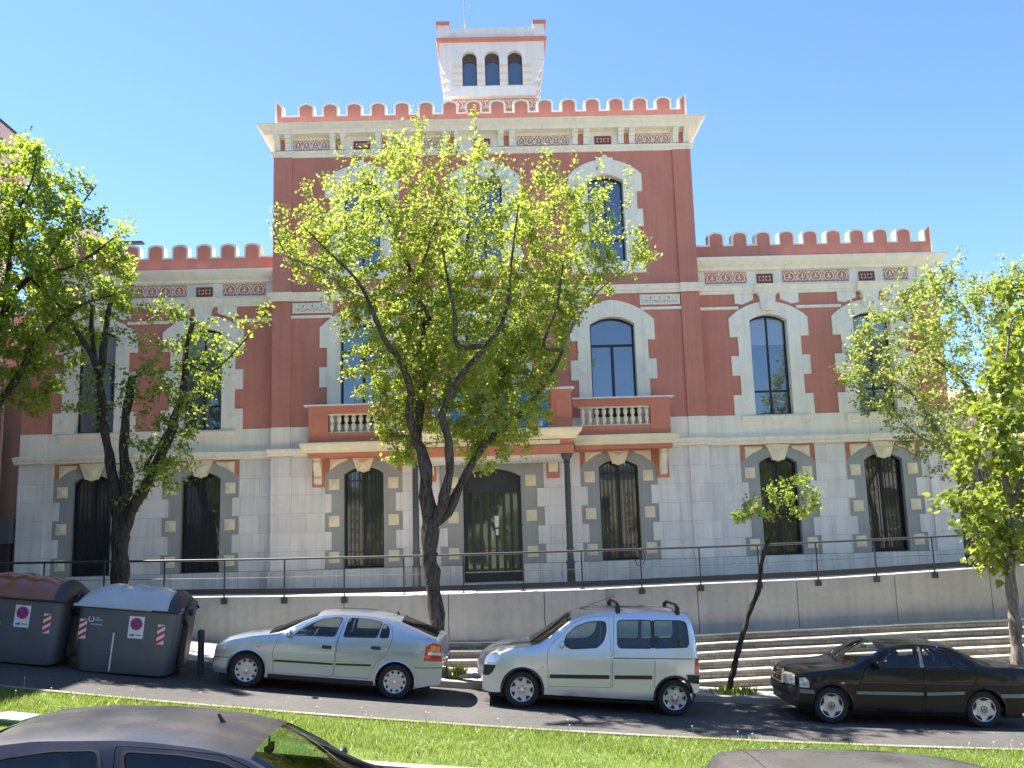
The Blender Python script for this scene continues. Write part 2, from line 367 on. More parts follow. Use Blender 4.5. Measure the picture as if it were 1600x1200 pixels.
MB().box(.06, .17, yd-.025, yd-.022, .30, .62).box(.08, .155, yd-.026, yd-.022, .08, .25).build('door_notice', mat('white_paper', (.75, .78, .78), .8, .1, 20), door)
mp(MB().box(-.84, .84, TY-.3, TY+.5, ZT+.002, ZT+.05), 'doorstep', PLINTH)

# first floor pink walls and cream surrounds
def notched(cx, w1, w2, lev, zs, top, crest=True):
    h = [(w1, lev[0])]
    wide = True
    for z in lev[1:]:
        h.append((w1 if wide else w2, z)); wide = not wide
        h.append((w1 if wide else w2, z))
    h = h[:-1] if h[-1][0] != w1 else h
    return h
def quoin_outline(cx, steps, zs, ztop, hwtop):                # steps: list of (half width, z0, z1) bottom to top
    h = []
    for w, z0, z1 in steps: h += [(w, z0), (w, z1)]
    w = h[-1][0]; h = h[:-1] + [(w, zs)]
    a = arc3(w, zs, hwtop[0], hwtop[1], 0, ztop, 8)
    h += a[1:]
    return mirr(cx, h)
W2 = dict(hw=.555, z0=3.30, zs=6.10, za=6.28)
for s in (-1, 1):
    x0, x1 = sorted((s*TW, s*BW))
    hs = [hole(s*c, W2['hw'], W2['z0'], W2['zs'], W2['za']) for c in (XB, XC)]
    mp(MB().poly([(x0, 3.3), (x1, 3.3), (x1, 6.92), (x0, 6.92)], 0, .3, hs), 'pink_wall', PINK)
    p0, p1 = sorted((s*12.64, s*BW))
    mp(MB().box(p0, p1, -.06, -.001, 3.3, 6.90), 'pink_pilaster', PINK)
    mp(MB().box(p0, p1, -.065, -.001, 2.64, 3.298), 'cream_pilaster', CREAM)
    mp(MB().poly([(x0, 2.44), (x1, 2.44), (x1, 3.298), (x0, 3.298)], -.03, .3), 'cream_band', CREAM)
    b = MB().polyx([(-.02, 2.44), (-.12, 2.445), (-.14, 2.50), (-.20, 2.54), (-.24, 2.60), (-.24, 2.635), (-.02, 2.67)], x0, x1+(.12 if s > 0 else 0)) if s > 0 else \
        MB().polyx([(-.02, 2.44), (-.12, 2.445), (-.14, 2.50), (-.20, 2.54), (-.24, 2.60), (-.24, 2.635), (-.02, 2.67)], x0-.12, x1)
    for c in (XB, XC): b.polyx([(-.15, 2.445), (-.19, 2.45), (-.21, 2.50), (-.27, 2.54), (-.31, 2.605), (-.31, 2.638), (-.2, 2.66)], s*c-.42, s*c+.42)
    b.polyx([(-.15, 2.445), (-.19, 2.45), (-.21, 2.50), (-.27, 2.54), (-.31, 2.605), (-.31, 2.638), (-.2, 2.66)], p0, p1)
    mp(b, 'string_course', CREAM)
    for c in (s*XB, s*XC):
        op = arch(c, .555, 3.30, 6.10, 6.28)
        o = quoin_outline(c, [(1.17, 3.285, 3.89), (.93, 3.89, 4.46), (1.16, 4.46, 5.04), (.93, 5.04, 5.61), (1.17, 5.61, 6.1)], 6.17, 6.66, (.66, 6.52))
        su = mp(MB().poly(o, -.05, .30, [op[::-1]]), 'window_surround', CREAM)
        MB().polyx([(-.03, 3.0), (-.05, 3.0), (-.05, 3.10), (-.10, 3.13), (-.14, 3.20), (-.14, 3.255), (-.03, 3.27)], c-.98, c+.98).build('sill_moulding', CREAM, su)
        k = MB().poly([(c-.375, 7.10), (c-.32, 6.93), (c-.24, 6.80), (c-.20, 6.40), (c-.1, 6.37), (c+.1, 6.37), (c+.20, 6.40), (c+.24, 6.80), (c+.32, 6.93), (c+.375, 7.10)], -.16, -.04)
        k.add([(c-.16, -.161, 6.74), (c+.16, -.161, 6.74), (c+.10, -.161, 6.42), (c-.10, -.161, 6.42), (c, -.2, 6.55)], [(1, 0, 4), (2, 1, 4), (3, 2, 4), (0, 3, 4)])
        k.build('keystone', CREAM, su)
        for sd in (-1, 1):
            q = [(c+sd*.40, 6.895), (c+sd*.95, 6.895), (c+sd*.95, 6.62), (c+sd*.72, 6.58), (c+sd*.64, 6.625), (c+sd*.40, 6.72)]
            MB().poly(q, -.06, .0).build('wedge_stone', CREAM, su)
            for zz in (5.85, 4.75, 3.62):
                d = MB(); pyramid(d, c+sd*.86, zz, .13, .14, -.051, .03); d.build('diamond_relief', CREAM, su)
        framed_window(c, .555, 3.30, 6.10, 6.28, .20, GLASS_UP, 'two')
    # thin band running between the window heads
    edges = sorted([s*TW, s*BW]); cs = sorted([s*XB, s*XC])
    for a, b_ in ((edges[0], cs[0]-.86), (cs[0]+.86, cs[1]-.86), (cs[1]+.86, edges[1])):
        mp(MB().box(a, b_, -.05, -.001, 6.44, 6.525), 'thin_band', CREAM)
    p0, p1 = sorted((s*12.64, s*BW)); mp(MB().box(p0, p1, -.10, -.055, 6.44, 6.53), 'thin_band', CREAM)

# tower upper walls
T2 = dict(hw=.65, z0=2.98, zs=6.02, za=6.24); T3 = dict(hw=.53, z0=7.90, zs=10.38, za=10.56)
hs = [hole(c, T2['hw'], T2['z0'], T2['zs'], T2['za']) for c in (-XA, 0, XA)] + [hole(c, T3['hw'], T3['z0'], T3['zs'], T3['za']) for c in (-XA, 0, XA)]
mp(MB().poly([(-TW, 3.27), (TW, 3.27), (TW, 11.32), (-TW, 11.32)], TY, .3, [h for h in hs if h[0][1] > 3.27 and h[-1][1] > 3.27] if False else
   [hole(c, T2['hw'], 3.30, T2['zs'], T2['za']) for c in (-XA, 0, XA)] + hs[3:]), 'pink_wall', PINK)
mp(MB().box(-TW, -TW+.3, TY+.302, 12, 3.27, 11.32).box(TW-.3, TW, TY+.302, 12, 3.27, 11.32).box(-TW+.3, TW-.3, 11.7, 12, 3, 11.32), 'pink_wall', PINK)
mp(MB().box(-TW, TW, TY-.02, .3, 2.44, 3.268), 'cream_band', CREAM)
mp(MB().polyx([(TY-.0, 2.44), (TY-.12, 2.445), (TY-.14, 2.50), (TY-.20, 2.54), (TY-.24, 2.60), (TY-.24, 2.635), (TY-.0, 2.67)], -TW-.1, TW+.1), 'string_course', CREAM)
for s in (-1, 1):
    p0, p1 = sorted((s*5.65, s*TW))
    mp(MB().box(p0, p1, TY-.06, TY-.001, 3.27, 6.92).box(p0, p1, TY-.06, TY-.001, 7.18, 11.30), 'pink_pilaster', PINK)
    mp(MB().box(p0, p1, TY-.075, TY-.021, 2.65, 3.268), 'cream_pilaster', CREAM)
st2 = [(1.23, 3.27, 3.31), (1.02, 3.31, 4.39), (1.24, 4.39, 4.97), (1.02, 4.97, 5.54), (1.23, 5.54, 6.0)]
st3 = [(1.09, 7.54, 8.41), (.92, 8.41, 8.95), (1.08, 8.95, 9.48), (.92, 9.48, 10.03), (1.09, 10.03, 10.4)]
for c in (-XA, 0, XA):
    op = arch(c, .65, 3.30, 6.02, 6.24)
    su = mp(MB().poly(quoin_outline(c, st2, 6.13, 6.74, (.66, 6.55)), TY-.05, TY+.30, [op[::-1]]), 'window_surround', CREAM)
    for sd in (-1, 1):
        for zz in (5.77, 4.68):
            d = MB(); pyramid(d, c+sd*.93, zz, .14, .15, TY-.051, .03); d.build('diamond_relief', CREAM, su)
    framed_window(c, .65, 3.30, 6.02, 6.24, TY+.20, GLASS_UP, 'three')
    op = arch(c, .53, 7.90, 10.38, 10.56)
    su = mp(MB().poly(quoin_outline(c, st3, 10.56, 11.03, (.62, 10.90)), TY-.05, TY+.30, [op[::-1]]), 'window_surround', CREAM)
    MB().poly([(c-.26, 11.00), (c-.22, 10.62), (c, 10.55), (c+.22, 10.62), (c+.26, 11.00), (c+.24, 11.07), (c+.10, 11.08), (c+.05, 11.16), (c-.05, 11.16), (c-.10, 11.08), (c-.24, 11.07)], TY-.10, TY-.045).build('keystone', CREAM, su)
    for sd in (-1, 1):
        for zz in (10.22, 9.2):
            d = MB(); pyramid(d, c+sd*.80, zz, .13, .14, TY-.051, .03); d.build('diamond_relief', CREAM, su)
    framed_window(c, .53, 7.90, 10.38, 10.56, TY+.22, GLASS_UP, 'two')

# ornament motifs
def palmette(mb, x0, x1, z0, z1, pitch, y):
    n = max(1, round((x1-x0)/pitch)); p = (x1-x0)/n; h = z1-z0; w = .028
    for i in range(n):
        c = x0+p*(i+.5)
        for s in (-1, 1):
            mb.ribbon([(c+s*p*.40*math.sin(t)*(1-.15*t/3), z0+h*.10+h*.80*(1-math.cos(t*1.0))/2) for t in [.3+k*.27 for k in range(11)]], w, y, y+.02)
            mb.ribbon([(c+s*p*.48, z0+.02), (c+s*p*.40, z0+h*.28), (c+s*p*.22, z0+h*.12)], w*.8, y, y+.02)
            mb.ribbon([(c+s*p*.5, z1-h*.42), (c+s*p*.42, z1-h*.12), (c+s*p*.30, z1-.02)], w*.8, y, y+.02)
            mb.ribbon([(c, z0+h*.30), (c+s*p*.11, z0+h*.42), (c+s*p*.17, z0+h*.36)], w*1.1, y, y+.02)
        mb.ribbon([(c, z0+h*.12), (c, z0+h*.72)], w*1.5, y, y+.02)
        if i: mb.ribbon([(c-p/2, z0+.01), (c-p/2, z1-.01)], w*.9, y, y+.02)
def panel(x0, x1, z0, z1, y, pitch, m=CREAM):
    b = mp(MB().box(x0, x1, y, y+.02, z0, z1), 'frieze_panel', PINKD)
    q = MB(); palmette(q, x0+.01, x1-.01, z0, z1, pitch, y-.012); q.build('palmette_relief', m, b)
def vent(x0, x1, z0, z1, y):
    b = MB(); cw = (x1-x0); h = z1-z0
    b.poly([(x0, z0), (x1, z0), (x1, z1), (x0, z1)], y, y+.05, [[(x0+cw*a, z0+h*.22), (x0+cw*a, z1-h*.22), (x0+cw*c, z1-h*.22), (x0+cw*c, z0+h*.22)] for a, c in ((.12, .47), (.53, .88))])
    for a in (.295, .705):
        c = x0+cw*a; b.box(c-.04, c+.04, y+.004, y+.05, z0+h*.36, z1-h*.36); b.box(c-cw*.17, c+cw*.17, y+.01, y+.04, z0+h*.47, z0+h*.53); b.box(c-.012, c+.012, y+.012, y+.04, z0+h*.2, z1-h*.2)
    mp(b, 'vent', mat('dark_red_terracotta', (.25, .06, .045), .8, .1, 4))
# wing frieze, cornice, parapet
def trim_outline(xa, xb, zb, zg, zs, zt, centres, w, e=0, ends=(0, 0)):
    pts = [(xa+e, zb), (xb-e, zb)]
    if ends[1]: pts += [(xb-e, zt+.07-e), (xb-.24+e, zs+.02-e), (xb-.24+e, zg-e)]
    else: pts += [(xb-e, zg-e)]
    for c in sorted(centres, reverse=True):
        h = w/2-e
        pts += [(c+h, zg-e), (c+h, zs-e), (c+h*.84, zs+.045-e), (c+h*.5, zt-.018-e), (c, zt-e), (c-h*.5, zt-.018-e), (c-h*.84, zs+.045-e), (c-h, zs-e), (c-h, zg-e)]
    if ends[0]: pts += [(xa+.24-e, zg-e), (xa+.24-e, zs+.02-e), (xa+e, zt+.07-e)]
    else: pts += [(xa+e, zg-e)]
    return pts
def parapet(xa, xb, zb, zg, zs, zt, cs, w, y, ends, th=.30):
    p = mp(MB().poly(trim_outline(xa, xb, zb, zg, zs, zt, cs, w, 0, ends), y, y+th), 'parapet', CREAM)
    MB().poly(trim_outline(xa, xb, zb, zg, zs, zt, cs, w, .06, ends), y-.012, y+.05).build('parapet_face', PINK, p)
for s in (-1, 1):
    x0, x1 = sorted((s*(TW-.1), s*BW))
    mp(MB().box(x0, x1, 0, .3, 6.921, 7.70), 'frieze', CREAM)
    p0, p1 = sorted((s*12.82, s*(BW))); mp(MB().box(p0, p1, -.05, -.001, 7.15, 7.69), 'frieze_pier', CREAM)
    mp(MB().box(x0 if s < 0 else x1-.3, x0+.3 if s < 0 else x1, .301, 12, -.72, 7.69), 'side_wall', PINK)
    mp(MB().ring(x0, x1, 0, 12, [(0, 6.90), (.07, 6.90), (.07, 6.97), (.11, 7.0), (.13, 7.08), (.16, 7.13), (0, 7.16)]), 'ledge', CREAM)
    mp(MB().ring(x0, x1, 0, 12, [(0, 7.60), (.10, 7.62), (.12, 7.70), (.20, 7.76), (.30, 7.87), (.33, 7.91), (.33, 7.97), (0, 8.03)]), 'cornice', CREAM)
    for a, b in ((6.48, 7.72), (8.79, 10.78), (11.83, 12.56)):
        a, b = sorted((s*a, s*b)); panel(a, b, 7.24, 7.58, -.015, .36)
    for a, b in ((8.02, 8.50), (11.08, 11.55)):
        a, b = sorted((s*a, s*b)); vent(a, b, 7.23, 7.51, -.03)
    for c in (s*XB, s*XC): mp(MB().polyx([(-.05, 6.90), (-.18, 6.91), (-.20, 7.0), (-.26, 7.08), (-.28, 7.14), (-.05, 7.17)], c-.375, c+.375), 'ledge_block', CREAM)
    cs = [s*(6.88+.7055*i) for i in range(9)]
    parapet(x0, x1, 7.99, 8.43, 8.735, 8.83, cs, .49, -.04, (s < 0, s > 0))
    # side and rear parapets, seen over the front one from the left
    q = MB(); xs = x1-.3 if s > 0 else x0; 
    for yy in [1.2+.72*i for i in range(15)]: q.box(xs, xs+.3, yy, yy+.42, 8.42, 8.82)
    q.box(xs, xs+.3, .28, 12, 8.0, 8.42)
    mp(q, 'side_parapet', PINK)
    mp(MB().box(x0+.3, x1-.3, .27, 12, 8.0, 8.12), 'roof', ROOF)
# tower frieze with paired brackets
mp(MB().box(-TW, TW, TY, 0, 11.321, 12.10), 'frieze', CREAM)
mp(MB().ring(-TW, TW, TY, 12, [(0, 11.29), (.05, 11.29), (.05, 11.36), (.10, 11.40), (.12, 11.47), (0, 11.50)]), 'ledge', CREAM)
mp(MB().ring(-TW, TW, TY, 12, [(0, 11.93), (.26, 11.95), (.28, 12.02), (.30, 12.06), (.36, 12.10), (.42, 12.16), (.45, 12.18), (.45, 12.225), (0, 12.30)]), 'cornice', CREAM)
mp(MB().box(-TW+.01, TW-.01, .02, 12, 11.5, 12.10), 'upper_wall', CREAM)
pairs = [(.54, .87), (2.755, 3.09), (4.13, 4.455), (5.77, 6.085)]
for a, b in pairs:
    for s in (-1, 1):
        for c in (a, b):
            if s < 0 and a == .54: c = c+.22
            mp(MB().polyx([(TY, 11.52), (TY-.07, 11.52), (TY-.08, 11.72), (TY-.14, 11.75), (TY-.15, 11.83), (TY-.22, 11.86), (TY-.24, 11.945), (TY, 11.945)], s*c-.085, s*c+.085), 'bracket', CREAM, bevel=.008)
        m = (a+b)/2 if not (s < 0 and a == .54) else (a+b)/2+.22
        mp(MB().box(s*m-.075, s*m+.075, TY-.012, TY, 11.50, 11.86), 'bracket_recess', PINKD)
for s in (-1, 1):
    for a, b in ((1.02, 2.59), (4.57, 5.62)):
        a, b = sorted((s*a, s*b)); panel(a, b, 11.51, 11.83, TY-.015, .265)
    a, b = sorted((s*3.34, s*3.84)); vent(a, b, 11.53, 11.78, TY-.03)
vent(-.27, .22, 11.53, 11.78, TY-.03)
cs = [-.245+.7145*i for i in range(-7, 9)]
parapet(-TW+.02, TW-.02, 12.24, 12.63, 12.915, 13.01, cs, .49, TY-.02, (1, 1))
q = MB()
for xs in (-TW+.02, TW-.32):
    q.box(xs, xs+.3, TY+.29, 12, 12.25, 12.62)
    for yy in [.6+.72*i for i in range(15)]: q.box(xs, xs+.3, yy, yy+.42, 12.62, 12.98)
mp(q, 'side_parapet', PINK); mp(MB().box(-TW+.32, TW-.32, TY+.29, 12, 12.31, 12.40), 'roof', ROOF)
# middle zone: ledge with ornaments between the storeys
mp(MB().ring(-TW, TW, TY, 12, [(0, 6.92), (.08, 6.92), (.08, 6.99), (.12, 7.02), (.14, 7.10), (.17, 7.16), (0, 7.20)]), 'ledge', CREAM)
for s in (-1, 1):
    p0, p1 = sorted((s*5.62, s*(TW+.02))); mp(MB().polyx([(TY-.06, 6.92), (TY-.15, 6.92), (TY-.16, 7.0), (TY-.2, 7.04), (TY-.24, 7.16), (TY-.06, 7.20)], p0, p1), 'ledge_block', CREAM)
for a, b in ((-TW, -XA-.86), (-XA+.86, -.86), (.86, XA-.86), (XA+.86, TW)): mp(MB().box(a, b, TY-.05, TY-.001, 6.42, 6.50), 'thin_band', CREAM)
for a, b in ((-5.62, -4.45), (-2.75, -.85), (.85, 2.75), (4.45, 5.62)):
    b0 = mp(MB().box(a, b, TY-.04, TY-.001, 6.57, 6.87), 'stucco_panel', CREAM)
    q = MB(); palmette(q, a+.05, b-.05, 6.59, 6.85, .28, TY-.06); q.build('scroll_relief', CREAM, b0)

# side balconies
def baluster_prof():
    return [(.035, 0), (.062, .01), (.062, .045), (.03, .06), (.055, .11), (.068, .17), (.055, .24), (.032, .275), (.032, .29), (.055, .325), (.068, .38), (.055, .44), (.03, .47), (.062, .485), (.062, .52)]
bal_me = None
def balusters(parent, xs, y, z0):
    global bal_me
    for x in xs:
        if bal_me is None:
            o = MB().lathe(baluster_prof(), (0, 0, 0), 10).build('baluster', CREAMD, parent, smooth=True, org=(0, 0, 0), ang=50); bal_me = o.data
        else:
            o = bpy.data.objects.new('baluster', bal_me); COL.objects.link(o); o.parent = parent
        o.location = Vector((x, y, z0)) - ORG[parent.name]
for s in (-1, 1):
    ya, yb = TY-.08, -1.25
    X = lambda a, b: sorted((s*a, s*b))
    x0, x1 = X(2.30, 5.12)
    sl = MB().ring(x0+.08, x1-.08, yb+.02, TY, [(0, 2.44), (.06, 2.45), (.08, 2.52), (.14, 2.58), (.17, 2.66), (.17, 2.70), (0, 2.73)])
    bal = mp(sl, 'balcony', CREAMD)
    MB().box(*X(2.32, 5.02), yb+.06, TY-.05, 2.33, 2.439).build('balcony_soffit', PINKD, bal)
    MB().box(*X(2.30, 4.97), yb, yb+.16, 2.731, 2.97).build('base_course', PINKD, bal)
    MB().box(*X(2.30, 4.97), yb-.01, yb+.17, 3.50, 3.72).build('top_beam', PINKD, bal)
    MB().box(*X(2.28, 5.10), yb-.08, yb+.24, 3.721, 3.76).build('handrail_slab', mat('white_slab', (.7, .7, .7), .7, .1, 3), bal)
    pr = MB().box(*X(4.44, 4.98), yb-.02, yb+.18, 2.74, 3.72); pr.box(*X(4.58, 4.84), yb-.035, yb-.02, 2.98, 3.45)
    pr.build('pier', PINKD, bal)
    MB().box(*X(4.82, 4.97), yb+.18, TY, 2.74, 3.72).build('side_parapet', PINKD, bal)
    f = MB().box(*X(2.45, 4.44), yb+.02, yb+.14, 2.971, 3.0).box(*X(2.45, 4.44), yb+.02, yb+.14, 3.47, 3.50)
    f.build('balustrade_frame', CREAMD, bal)
    balusters(bal, [s*(2.56+.199*i) for i in range(10)], yb+.08, 2.975)
    # scroll console under the outer end
    cx = s*4.86; sc = [(0, 1.62), (-.10, 1.66), (-.13, 1.78), (-.09, 1.86), (-.14, 1.95), (-.26, 2.08), (-.30, 2.22), (-.26, 2.30), (-.40, 2.36), (-.44, 2.44), (0, 2.44)]
    c = mp(MB().polyx([(TY-.04+a, b) for a, b in sc], cx-.11, cx+.11), 'console', CREAMD, bevel=.015)
    MB().polyx([(TY-.05+a*1.04, b) for a, b in sc[1:9]]+[(TY-.04, 2.3), (TY-.04, 1.7)], cx-.05, cx+.05).build('console_scroll', CREAM, c)
    MB().box(cx-.17, cx+.17, TY-.045, TY-.002, 1.55, 2.435).build('console_backing', PINKD, c)
    c2 = mp(MB().polyx([(TY-.05, 1.78), (TY-.12, 1.80), (TY-.20, 1.95), (TY-.22, 2.06), (TY-.05, 2.10)], s*1.74-.13, s*1.74+.13), 'console', CREAMD, bevel=.015)
    MB().box(s*1.74-.18, s*1.74+.18, TY-.05, TY-.002, 1.62, 2.14).build('console_backing', PINKD, c2)
# porch with central balcony
yp = -2.72
porch = mp(MB().ring(-2.18, 2.18, yp, TY, [(0, 2.50), (.06, 2.51), (.08, 2.58), (.16, 2.66), (.20, 2.73), (.20, 2.77), (0, 2.81)]), 'porch', CREAMD)
MB().box(-2.12, 2.12, yp+.02, TY-.06, 2.34, 2.499).box(-2.16, 2.16, yp-.01, TY-.06, 2.12, 2.339).build('entablature', PINKD, porch)
MB().box(-1.8, 1.8, yp-.0, yp+.03, 2.365, 2.475).build('entablature_panel', CREAMD, porch)
MB().box(-2.05, 2.05, yp+.25, TY-.06, 2.06, 2.119).build('porch_ceiling', WHITE, porch)
for s in (-1, 1):
    X = lambda a, b: sorted((s*a, s*b))
    MB().box(*X(1.60, 2.14), yp, yp+.3, 2.811, 3.80).box(*X(1.72, 2.02), yp-.015, yp, 3.05, 3.55).build('pier', PINKD, porch)
    MB().box(*X(1.55, 2.22), yp-.06, yp+.36, 3.801, 3.85).build('pier_cap', mat('white_slab', (.7, .7, .7)), porch)
    MB().box(*X(1.96, 2.12), yp+.3, TY-.9, 2.811, 3.78).build('side_parapet', PINKD, porch)
    cxx = s*1.97; yy = yp+.16
    col = MB().lathe([(.11, ZT), (.11, ZT+.02), (.10, -.72), (.115, -.70), (.115, -.66), (.085, -.62), (.085, -.34), (.10, -.33), (.10, -.29), (.085, -.28), (.075, 1.86), (.10, 1.88), (.08, 1.92), (.085, 1.96), (.14, 2.04), (.15, 2.09), (.15, 2.12)], (cxx, yy, 0), 16)
    col.build('column', IRON, porch, smooth=True, ang=40)
MB().box(-1.6, 1.6, yp+.04, yp+.18, 2.811, 3.0).box(-1.6, 1.6, yp+.04, yp+.18, 3.62, 3.78).build('front_parapet', PINKD, porch)
balusters(porch, [-1.45+.2*i for i in range(15)], yp+.11, 3.05)
# turret
tx, ty = .36, 1.5
tur = mp(MB().box(tx-1.24, tx+1.24, ty+.25, ty+2.8, 12.3, 15.30), 'turret', WHITE)
fr = MB()
hol = [arch(c, .235, 14.40, 15.42, 15.60)[::-1] for c in (-.36, .37, 1.11)]
fr.poly([(tx-1.25, 14.35), (tx+1.27, 14.35), (tx+1.27, 15.27), (tx+1.71, 15.27), (tx+1.71, 15.93), (tx-1.69, 15.93), (tx-1.69, 15.27), (tx-1.25, 15.27)], ty, ty+.26, hol)
fr.build('turret_front', WHITE, tur)
MB().box(tx-1.40, tx+1.42, ty-.06, ty+2.8, 14.02, 14.349).build('turret_sill', WHITE, tur)
MB().box(tx-1.69, tx+1.71, ty+.261, ty+3.2, 15.28, 15.93).build('turret_cap', WHITE, tur)
MB().ring(tx-1.70, tx+1.72, ty, ty+3.2, [(0, 15.90), (.07, 15.91), (.09, 16.03), (0, 16.05)]).build('turret_band', PINKD, tur)
MB().box(tx-1.72, tx-1.36, ty-.05, ty+.35, 16.02, 16.48).box(tx+1.38, tx+1.74, ty-.05, ty+.35, 16.02, 16.48).box(tx-1.36, tx-1.17, ty+.02, ty+.2, 16.02, 16.26).box(tx-1.17, tx+1.38, ty, ty+.2, 16.02, 16.40).box(tx-1.70, tx-1.5, ty+.35, ty+3.2, 16.02, 16.40).box(tx+1.52, tx+1.72, ty+.35, ty+3.2, 16.02, 16.40).build('turret_parapet', WHITE, tur)
MB().box(tx-1.78, tx-1.34, ty-.09, ty+.40, 16.481, 16.60).build('corner_cap', PINKD, tur)
MB().box(tx+1.36, tx+1.80, ty-.09, ty+.40, 16.481, 16.60).build('corner_cap', PINKD, tur)
for xa, xb in ((tx-1.25, -.60), (-.12, .13), (.61, .87), (1.35, tx+1.27)):
    for zz in (15.05, 14.80, 14.55): MB().box(xa+.002, xb-.002, ty-.012, ty, zz-.04, zz+.06).build('turret_band', mat('pale_ochre_stripe', (.70, .58, .42), .8, .05, 3), tur)
for s in (-1, 1):
    b = MB(); xe = tx+s*1.26; xo = tx+s*1.70
    prof = [(xe, 14.36), (xe+s*.12, 14.40), (xe+s*.14, 14.62), (xe+s*.24, 14.68), (xe+s*.27, 14.90), (xe+s*.36, 14.97), (xe+s*.40, 15.15), (xo, 15.26), (xe, 15.27)]
    for k in range(5): b.poly(prof if s > 0 else prof[::-1], ty+.02+k*.62, ty+.22+k*.62)
    b.box(xe-s*.2, xe+s*.06, ty+.03, ty+2.8, 14.352, 15.268)
    b.build('corbel', WHITE, tur)
pn = MB().box(tx-1.32, tx+1.34, ty+.18, ty+.24, 13.55, 14.019).build('turret_frieze', PINKD, tur)
for c in (-.36, .37, 1.11):
    w = MB().poly(arch(c, .235, 14.40, 15.42, 15.60), ty+.18, ty+.24, [arch(c, .205, 14.43, 15.20, 15.30)[::-1]])
    wi = w.build('turret_window', mat('brown_wood', (.08, .05, .035), .6, .15, 6), tur)
q = MB(); palmette(q, tx-1.30, tx+1.32, 13.66, 14.0, .36, ty+.165); q.build('turret_relief', WHITE, tur)
for c in (-.36, .37, 1.11):
    mp(MB().box(c-.21, c+.21, ty+.21, ty+.216, 14.43, 15.33), 'turret_glass', GLASS_UP, tur)
# added dark sheet standing in for unlit rooms, keeps daylight out of the windows
mp(MB().box(-12.9, 12.9, .6, .62, -1.2, 7.6), 'interior_dark_sheet', mat('unlit_interior', (.02, .02, .02), .9, 0))
# ------------------------------------------------------------ ground, street, walls, steps
ASPH = mat('worn_asphalt', (.074, .071, .067), .9, .20, .5, .35, 160, spec=.25, var2=.12)
PAVE = mat('grey_pavement', (.36, .335, .30), .9, .14, 1.0, .25, 60, spec=.2, var2=.08)
KERB = mat('worn_kerb_stone', (.34, .30, .265), .85, .12, 2.0, .2, 60, spec=.25)
SOIL = mat('dry_soil', (.13, .10, .07), 1, .25, 3, .5, 30, spec=.1)
def strip(name, xs, rows, m, kind='structure', parent=None):   # rows: (y, z offset above G)
    v = []; f = []; n = len(rows)
    for x in xs:
        for y, dz in rows: v.append((x, y, (dz(x) if callable(dz) else G(x)+dz)))
    for i in range(len(xs)-1):
        for j in range(n-1): a = i*n+j; f.append((a, a+n, a+n+1, a+1))
    b = MB(); b.v = v; b.f = f; o = b.build(name, m, parent)
    if kind: o['kind'] = kind
    return o
XS = [-60+1.0*i for i in range(121)]
strip('ground', [-300, -120]+XS+[120, 300], [(-300, -.35), (-45, -.30), (-33, -.03), (-21.7, -.02), (-15.17, -.02), (-8.0, -.02), (-5.4, -.5)], SOIL)
strip('far_ground', [-300, -60, -14, 0, 14, 60, 300], [(-5.3, lambda x: ZT-.25), (300, lambda x: ZT-.3)], PAVE)
strip('road', XS, [(-12.16, .0), (-8.28, .0)], ASPH)
strip('near_road', XS, [(-20.95, .0), (-15.28, .0)], ASPH)
strip('near_pavement', XS, [(-33, .10), (-20.95, .12), (-20.95, -.1)], PAVE)
strip('pavement', XS, [(-8.14, .12), (-7.4, .13), (-6.6, .14), (-5.5, lambda x: G(x)+.17)], PAVE)
kb = strip('kerb', XS, [(-8.28, -.05), (-8.28, .115), (-8.265, .13), (-8.142, .13), (-8.142, .0)], KERB)
strip('median_kerb', XS, [(-12.28, .05), (-12.28, .075), (-12.16, .075), (-12.158, -.05)], mat('dull_kerb', (.22, .19, .16), .9, .15, 3))
strip('median_kerb', XS, [(-15.28, -.05), (-15.28, .10), (-15.13, .11), (-15.13, .05)], mat('reddish_kerb', (.40, .27, .21), .85, .12, 3, .2, 60))
strip('grass_bed', XS, [(-15.14, .07), (-12.27, .05)], mat('grass_soil', (.10, .14, .035), 1, .25, 3, .4, 40, spec=.1))
# terrace
o = MB().box(-40, 40, -5.42, 20, ZT-.3, ZT).build('terrace', mat('pale_terrace_paving', (.60, .56, .49), .9, .08, 1.0, .2, 60, spec=.2)); o['kind'] = 'structure'

WX = [-16, -6.7, -2.4, 2.45, 4.63, 7.6, 10.65, 16, 26]
WZ = [-1.02, -1.09, -1.185, -1.185, -1.15, -1.115, -1.005, -.80, -.45]
def wtop(x):
    for i in range(len(WX)-1):
        if x <= WX[i+1]: return WZ[i]+(WZ[i+1]-WZ[i])*(x-WX[i])/(WX[i+1]-WX[i])
    return WZ[-1]
CONCW = mat('retaining_wall_concrete', (.36, .35, .315), .85, .16, .5, .12, 50, spec=.3, streak=.14, var2=.05)
rw = empty('retaining_wall', (0, -5.5, -3.2), 'long grey concrete wall in jointed panels carrying the dark railing', 'wall')
j = [-16, -13.2, -10.4, -7.1, -3.35, -2.47]; j2 = [2.47, 4.55, 6.80, 9.03, 11.2, 13.4, 15.6, 17.8, 20]
def wpanel(a, b, yf):
    n = 4; t = MB()
    v = []
    for i in range(n+1):
        x = a+(b-a)*i/n; v += [(x, yf, -4), (x, yf, wtop(x)-.012), (x, yf+.012, wtop(x)), (x, -5.35, wtop(x)), (x, -5.35, -4)]
    f = []
    for i in range(n):
        for k in range(5): p = 5*i; f.append((p+k, p+5+k, p+5+(k+1) % 5, p+(k+1) % 5))
    f += [tuple(range(5))[::-1], tuple(range(5*n, 5*n+5))]
    t.add(v, [q[::-1] for q in f]); t.build('wall_panel', CONCW, rw)
for a, b in zip(j, j[1:]): wpanel(a+.008, b-.008, -5.60)
